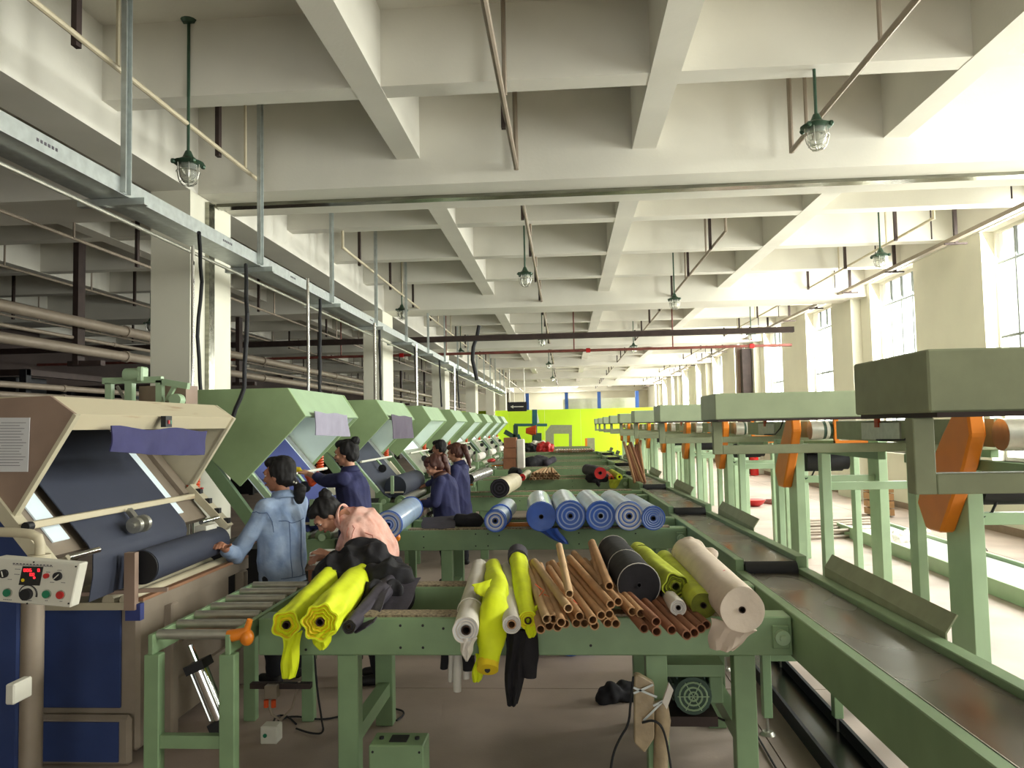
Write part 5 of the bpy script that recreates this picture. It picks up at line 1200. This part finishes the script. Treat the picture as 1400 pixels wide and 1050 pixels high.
    if style == 'pony': hs += [('c', h(0, -.10, -.045), .03*s2, h(0, -.125, -.07), .024*s2)]
    if style == 'bangs': hs += [e((0, .072, .055), (.060, .026, .034))]
    blob('hair', hs, hair, t, voxel=.007, smooth=2, amp=.006, freq=22, stretch=(1, 1, .4), ridge=True)
    if style == 'pony':
        blob('ponytail', [('c', h(0, -.128, -.075), .022*s2, h(0, -.150, -.11), .042*s2), ('c', h(0, -.150, -.11), .044*s2, h(0, -.142, -.175), .034*s2)], hair, t, voxel=.007, smooth=2, amp=.006, freq=30)
        m = MB()
        for i, q in enumerate(((-.015, -.132, -.063), (.0, -.137, -.067), (.015, -.134, -.06), (-.02, -.12, -.055))): m.ball(h(*q), .0085*s2, 8, 6)
        m.build('hair_beads', 'white_paint', t, smooth=True)
    if style == 'bun':
        blob('bun', [e((0, -.10, .105), (.052, .045, .045))], hair, t, voxel=.007, smooth=1, amp=.01, freq=25)
        blob('hair_knot', [e((0, -.07, .10), (.04, .05, .03))], hair, t, voxel=.007)
    if style in ('longpony', 'bangs'):
        d0 = HM.to_3x3() @ V((0, -.5, .1)); zz = V((0, 0, -1)); p0 = h(0, -.11, .06)
        blob('ponytail', [('c', p0, .032*s, p0+d0*.1+zz*.03, .04*s), ('c', p0+d0*.1+zz*.03, .04*s, p0+d0*.2+zz*.2, .035*s), ('c', p0+d0*.2+zz*.2, .035*s, p0+d0*.26+zz*.33, .015*s)], 'hair_brown', t, voxel=.008, smooth=2, amp=.008, freq=25)
        MB().ball(h(0, -.112, .06), .016*s2, 8, 6).build('hair_bead', 'white_paint', t, smooth=True)
    # coat
    g = 1.0
    cs = [('c', pel+(chest-pel)*(-.0)-V((0, 0, coatlen)), .155*s, chest, .152*s), ('c', chest, .15*s, neck-(neck-chest)*.25, .085*s), ('c', j['shL'], .066*s, j['shR'], .066*s),
          ('c', pel-V((0, 0, coatlen)), .155*s, pel-V((0, 0, coatlen+(.12 if arms == 'long' else 0))), .165*s)]
    wx = (j['shR']-j['shL']).normalized()*.05*s
    cs += [('c', pel-wx-V((0, 0, coatlen)), .13*s, chest-wx*1.3, .12*s), ('c', pel+wx-V((0, 0, coatlen)), .13*s, chest+wx*1.3, .12*s)]
    for S_ in 'LR':
        a, b, c = j['sh'+S_], j['el'+S_], j['ha'+S_]
        end = c+(b-c).normalized()*.075 if arms == 'long' else b+(c-b)*.12
        cs += [('c', a, .070*s, b, .056*s), ('c', b, .056*s, end, .040*s)]
    co = blob('jacket', cs, coat, t, voxel=.009, smooth=3, amp=(.010 if arms == 'long' else .015)*s, freq=(7 if arms == 'long' else 8.5), stretch=(1, 1, .55), ridge=True)
    hz = (pel.z-coatlen-.10*s)
    if arms == 'long':
        off = ORG[co.name].z
        for v in co.data.vertices:
            if v.co.z+off < hz: v.co.z = hz-off
    # collar
    ax = (h(0, -.02, -.06)-neck).normalized(); m = MB(); m.sweep([neck+ax*(-.02)*s, neck+ax*(.035 if arms == 'long' else .012)*s], [.088*s, (.066 if arms == 'long' else .072)*s], n=20, caps=False)
    o = m.build('collar', coat if not extra or 'collar' not in extra else extra['collar'], t, smooth=True); sd = o.modifiers.new('thick', 'SOLIDIFY'); sd.thickness = .008
    # trousers and shoes
    tr = [('c', pel-V((0, 0, .03*s)), .12*s, pel-V((0, 0, .10*s)), .12*s)]
    for S_ in 'LR':
        a, b, c = j['hip'+S_], j['kn'+S_], j['an'+S_]
        tr += [('c', a-V((0, 0, .04*s)), .088*s, b, .075*s), ('c', b, .075*s, c+V((0, 0, .02)), .062*s)]
    blob('trousers', tr, trousers, t, voxel=.012, smooth=2, amp=.008, freq=9)
    f3 = M.to_3x3() @ V((0, 1, 0))
    for S_ in 'LR':
        c = j['an'+S_]; z0 = loc[2]
        blob('shoe', [('c', V((c.x, c.y, z0+.045))-f3*.03, .042*s, V((c.x, c.y, z0+.035))+f3*.13, .033*s)], 'black', t, voxel=.009, smooth=1)
    return t, j, h
J0 = dict(pelvis=(0, 0, .90), chest=(0, 0, 1.17), neck=(0, -.01, 1.32), shL=(-.155, 0, 1.25), shR=(.155, 0, 1.25), elL=(-.2, .02, 1.0), elR=(.2, .02, 1.0), haL=(-.17, .22, .92), haR=(.17, .22, .92),
          hipL=(-.08, 0, .84), hipR=(.08, 0, .84), knL=(-.085, .01, .45), knR=(.085, .01, .45), anL=(-.09, -.02, .08), anR=(.09, -.02, .08))
def JJ(**k): d = dict(J0); d.update(k); return d
RAD = math.radians
# yaw: body +y forward; facing -X is +90 degrees
T1, j1, h1 = person('woman in a pale denim jacket with a low ponytail, standing at the beige machine', (-2.07, 5.50, 0), RAD(62),
    JJ(chest=(0, .02, 1.17), elL=at(322, 760, y=5.34), haL=V((-2.32, 5.09, 1.02)), elR=(.2, .08, 1.0), haR=(.12, .32, .98)), ((0, .035, 1.475), RAD(4), RAD(20), 0), 'denim', style='pony', skin='skin_dark', coatlen=.08, voxel=.006, hscale=1.06)
from mathutils.bvhtree import BVHTree
def seams(T, lines, m, name='seam', r=.003):
    co = [c for c in T.children if c.name.startswith('jacket')][0]; off = ORG[co.name]
    bv = BVHTree.FromPolygons([v.co+off for v in co.data.vertices], [tuple(p.vertices) for p in co.data.polygons])
    for ln in lines:
        P0 = []
        for i in range(len(ln)-1): P0 += [ln[i].lerp(ln[i+1], u/6) for u in range(6)]
        P0.append(ln[-1]); Q = []
        for p in P0:
            hit = bv.find_nearest(p); Q.append(hit[0]+hit[1]*.001)
        MB().sweep(Q, r, n=5).build(name, m, T)
M1 = xf((-2.07, 5.50, 0), RAD(62)); w1 = lambda *q: M1 @ V(q)
B_ = .165
seams(T1, [[w1(-.14, -.15, 1.16), w1(0, -.18, 1.15), w1(.14, -.15, 1.16)], [w1(-.07, -B_, 1.15), w1(-.055, -B_, .95), w1(-.05, -B_, .76)], [w1(.07, -B_, 1.15), w1(.055, -B_, .95), w1(.05, -B_, .76)],
    [w1(-.15, -.17, .76), w1(0, -.19, .76), w1(.15, -.17, .76)],
    [w1(-.20, .12, 1.22), w1(-.26, .0, 1.24), w1(-.22, -.14, 1.18), w1(-.2, -.16, 1.10)], [w1(-.16, -.02, 1.33), w1(-.20, .01, 1.30)]], 'denim_seam')
m = MB(); M1 = xf((-2.07, 5.50, 0), RAD(62))
T2, j2, h2 = person('woman in a navy coat with a small bun, reaching toward the blue cloth screen', (-1.98, 7.02, 0), RAD(80),
    JJ(pelvis=(0, -.04, .98), chest=(0, .0, 1.26), neck=(0, .02, 1.42), shL=(-.15, .02, 1.35), shR=(.15, .03, 1.35), elL=(-.12, .20, 1.33), haL=(-.06, .40, 1.39), elR=(.22, .10, 1.12), haR=(.18, .30, 1.05), hipL=(-.08, -.04, .92), hipR=(.08, -.04, .92), knL=(-.085, 0, .5), knR=(.085, 0, .5)),
    ((0, .06, 1.575), RAD(6), RAD(10), 0), 'navy_coat', style='bun', coatlen=.12, extra={})
c = j2['haL']; t = thing('trimming_cutter', 'small yellow cutter held up in the reaching worker\'s hand', 'cutter', tuple(c))
hd = (j2['haL']-j2['elL']).normalized(); c2 = c+hd*.11
blob('handle', [('c', c2+V((.01, 0, -.01)), .016, c2+V((-.04, 0, .02)), .02), ('c', c2+V((-.02, 0, .02)), .018, c2+V((-.05, 0, 0)), .016)], 'yellow_deep', t, voxel=.005)
MB().sweep([c2+V((-.05, 0, .02)), c2+V((-.12, 0, .045)), c2+V((-.19, -.01, .035))], .003, n=5).build('thread', 'yellow', t)
a = at(426, 655, y=7.9); tag(blob('orange_pouch', [('c', at(421, 650, y=7.3), .035, at(426, 662, y=7.3), .028), ('c', at(426, 662, y=7.3), .028, at(433, 655, y=7.3), .03), ('c', at(433, 655, y=7.3), .03, at(434, 647, y=7.3), .022)], 'orange_red', voxel=.008, amp=.006, freq=20), 'crumpled orange cloth hanging below the reaching hand', 'cloth')
T3, j3, h3 = person('woman in a pale pink top bending low over the black fabric heap', (-1.38, 5.52, 0), RAD(98),
    dict(pelvis=(0, 0, .90), chest=(0, .10, 1.09), neck=(0, .24, 1.17), shL=(-.15, .17, 1.10), shR=(.15, .17, 1.10), elL=(-.17, .16, .87), haL=(-.10, .33, .92), elR=(.17, .28, .88), haR=(.06, .38, .88),
         hipL=(-.09, -.02, .84), hipR=(.09, -.02, .84), knL=(-.1, .03, .46), knR=(.1, .03, .46), anL=(-.1, -.03, .08), anR=(.1, -.03, .08)), ((0, .35, 1.185), RAD(50), RAD(20), 0), 'pink_knit', style='bun', arms='short', coatlen=.0, voxel=.006, hscale=1.02)
M3 = xf((-1.38, 5.52, 0), RAD(98)); w3 = lambda *q: M3 @ V(q)
seams(T3, [[w3(-.3, .12, 1.20), w3(-.3, .06, 1.10), w3(-.3, .10, 1.0)], [w3(-.3, .22, 1.16), w3(-.3, .26, 1.06)], [w3(-.3, -.02, 1.12), w3(-.3, -.02, 1.0), w3(-.3, .04, .92)], [w3(-.12, .2, 1.3), w3(0, .2, 1.32), w3(.12, .2, 1.3)]], 'pink_seam_shade', 'seam_fold_shade')  # darker pink lines: seams, plus fold shade painted as creases
T4, j4, h4 = person('woman in navy with long brown ponytail, head bowed, nearest of the three workers', (-1.36, 8.75, 0), RAD(85),
    JJ(chest=(0, .04, 1.13), neck=(0, .08, 1.25), shL=(-.15, .05, 1.19), shR=(.15, .05, 1.19), elL=(-.2, .10, .96), haL=(-.14, .31, .95), elR=(.2, .10, .96), haR=(.1, .33, .95)), ((0, .15, 1.36), RAD(28), RAD(12), 0), 'navy_coat', style='bangs', hair='hair_brown', coatlen=.15, voxel=.009, extra={'collar': 'hair_brown'})
T5, j5, h5 = person('dark-haired worker with a white collar, farthest of the three navy workers', (-1.92, 11.75, 0), RAD(80),
    JJ(), ((0, .03, 1.48), RAD(8), 0, 0), 'navy_coat', style='short', coatlen=.1, voxel=.01, fingers=False, skin='skin_dark', extra={'collar': 'white_paint'})
T6, j6, h6 = person('woman in a navy coat with reddish ponytail, middle of the three navy workers', (-1.40, 10.0, 0), RAD(75),
    JJ(chest=(0, .02, 1.16)), ((0, .05, 1.46), RAD(15), 0, 0), 'navy_coat', style='longpony', hair='hair_brown', coatlen=.15, voxel=.01, fingers=False)
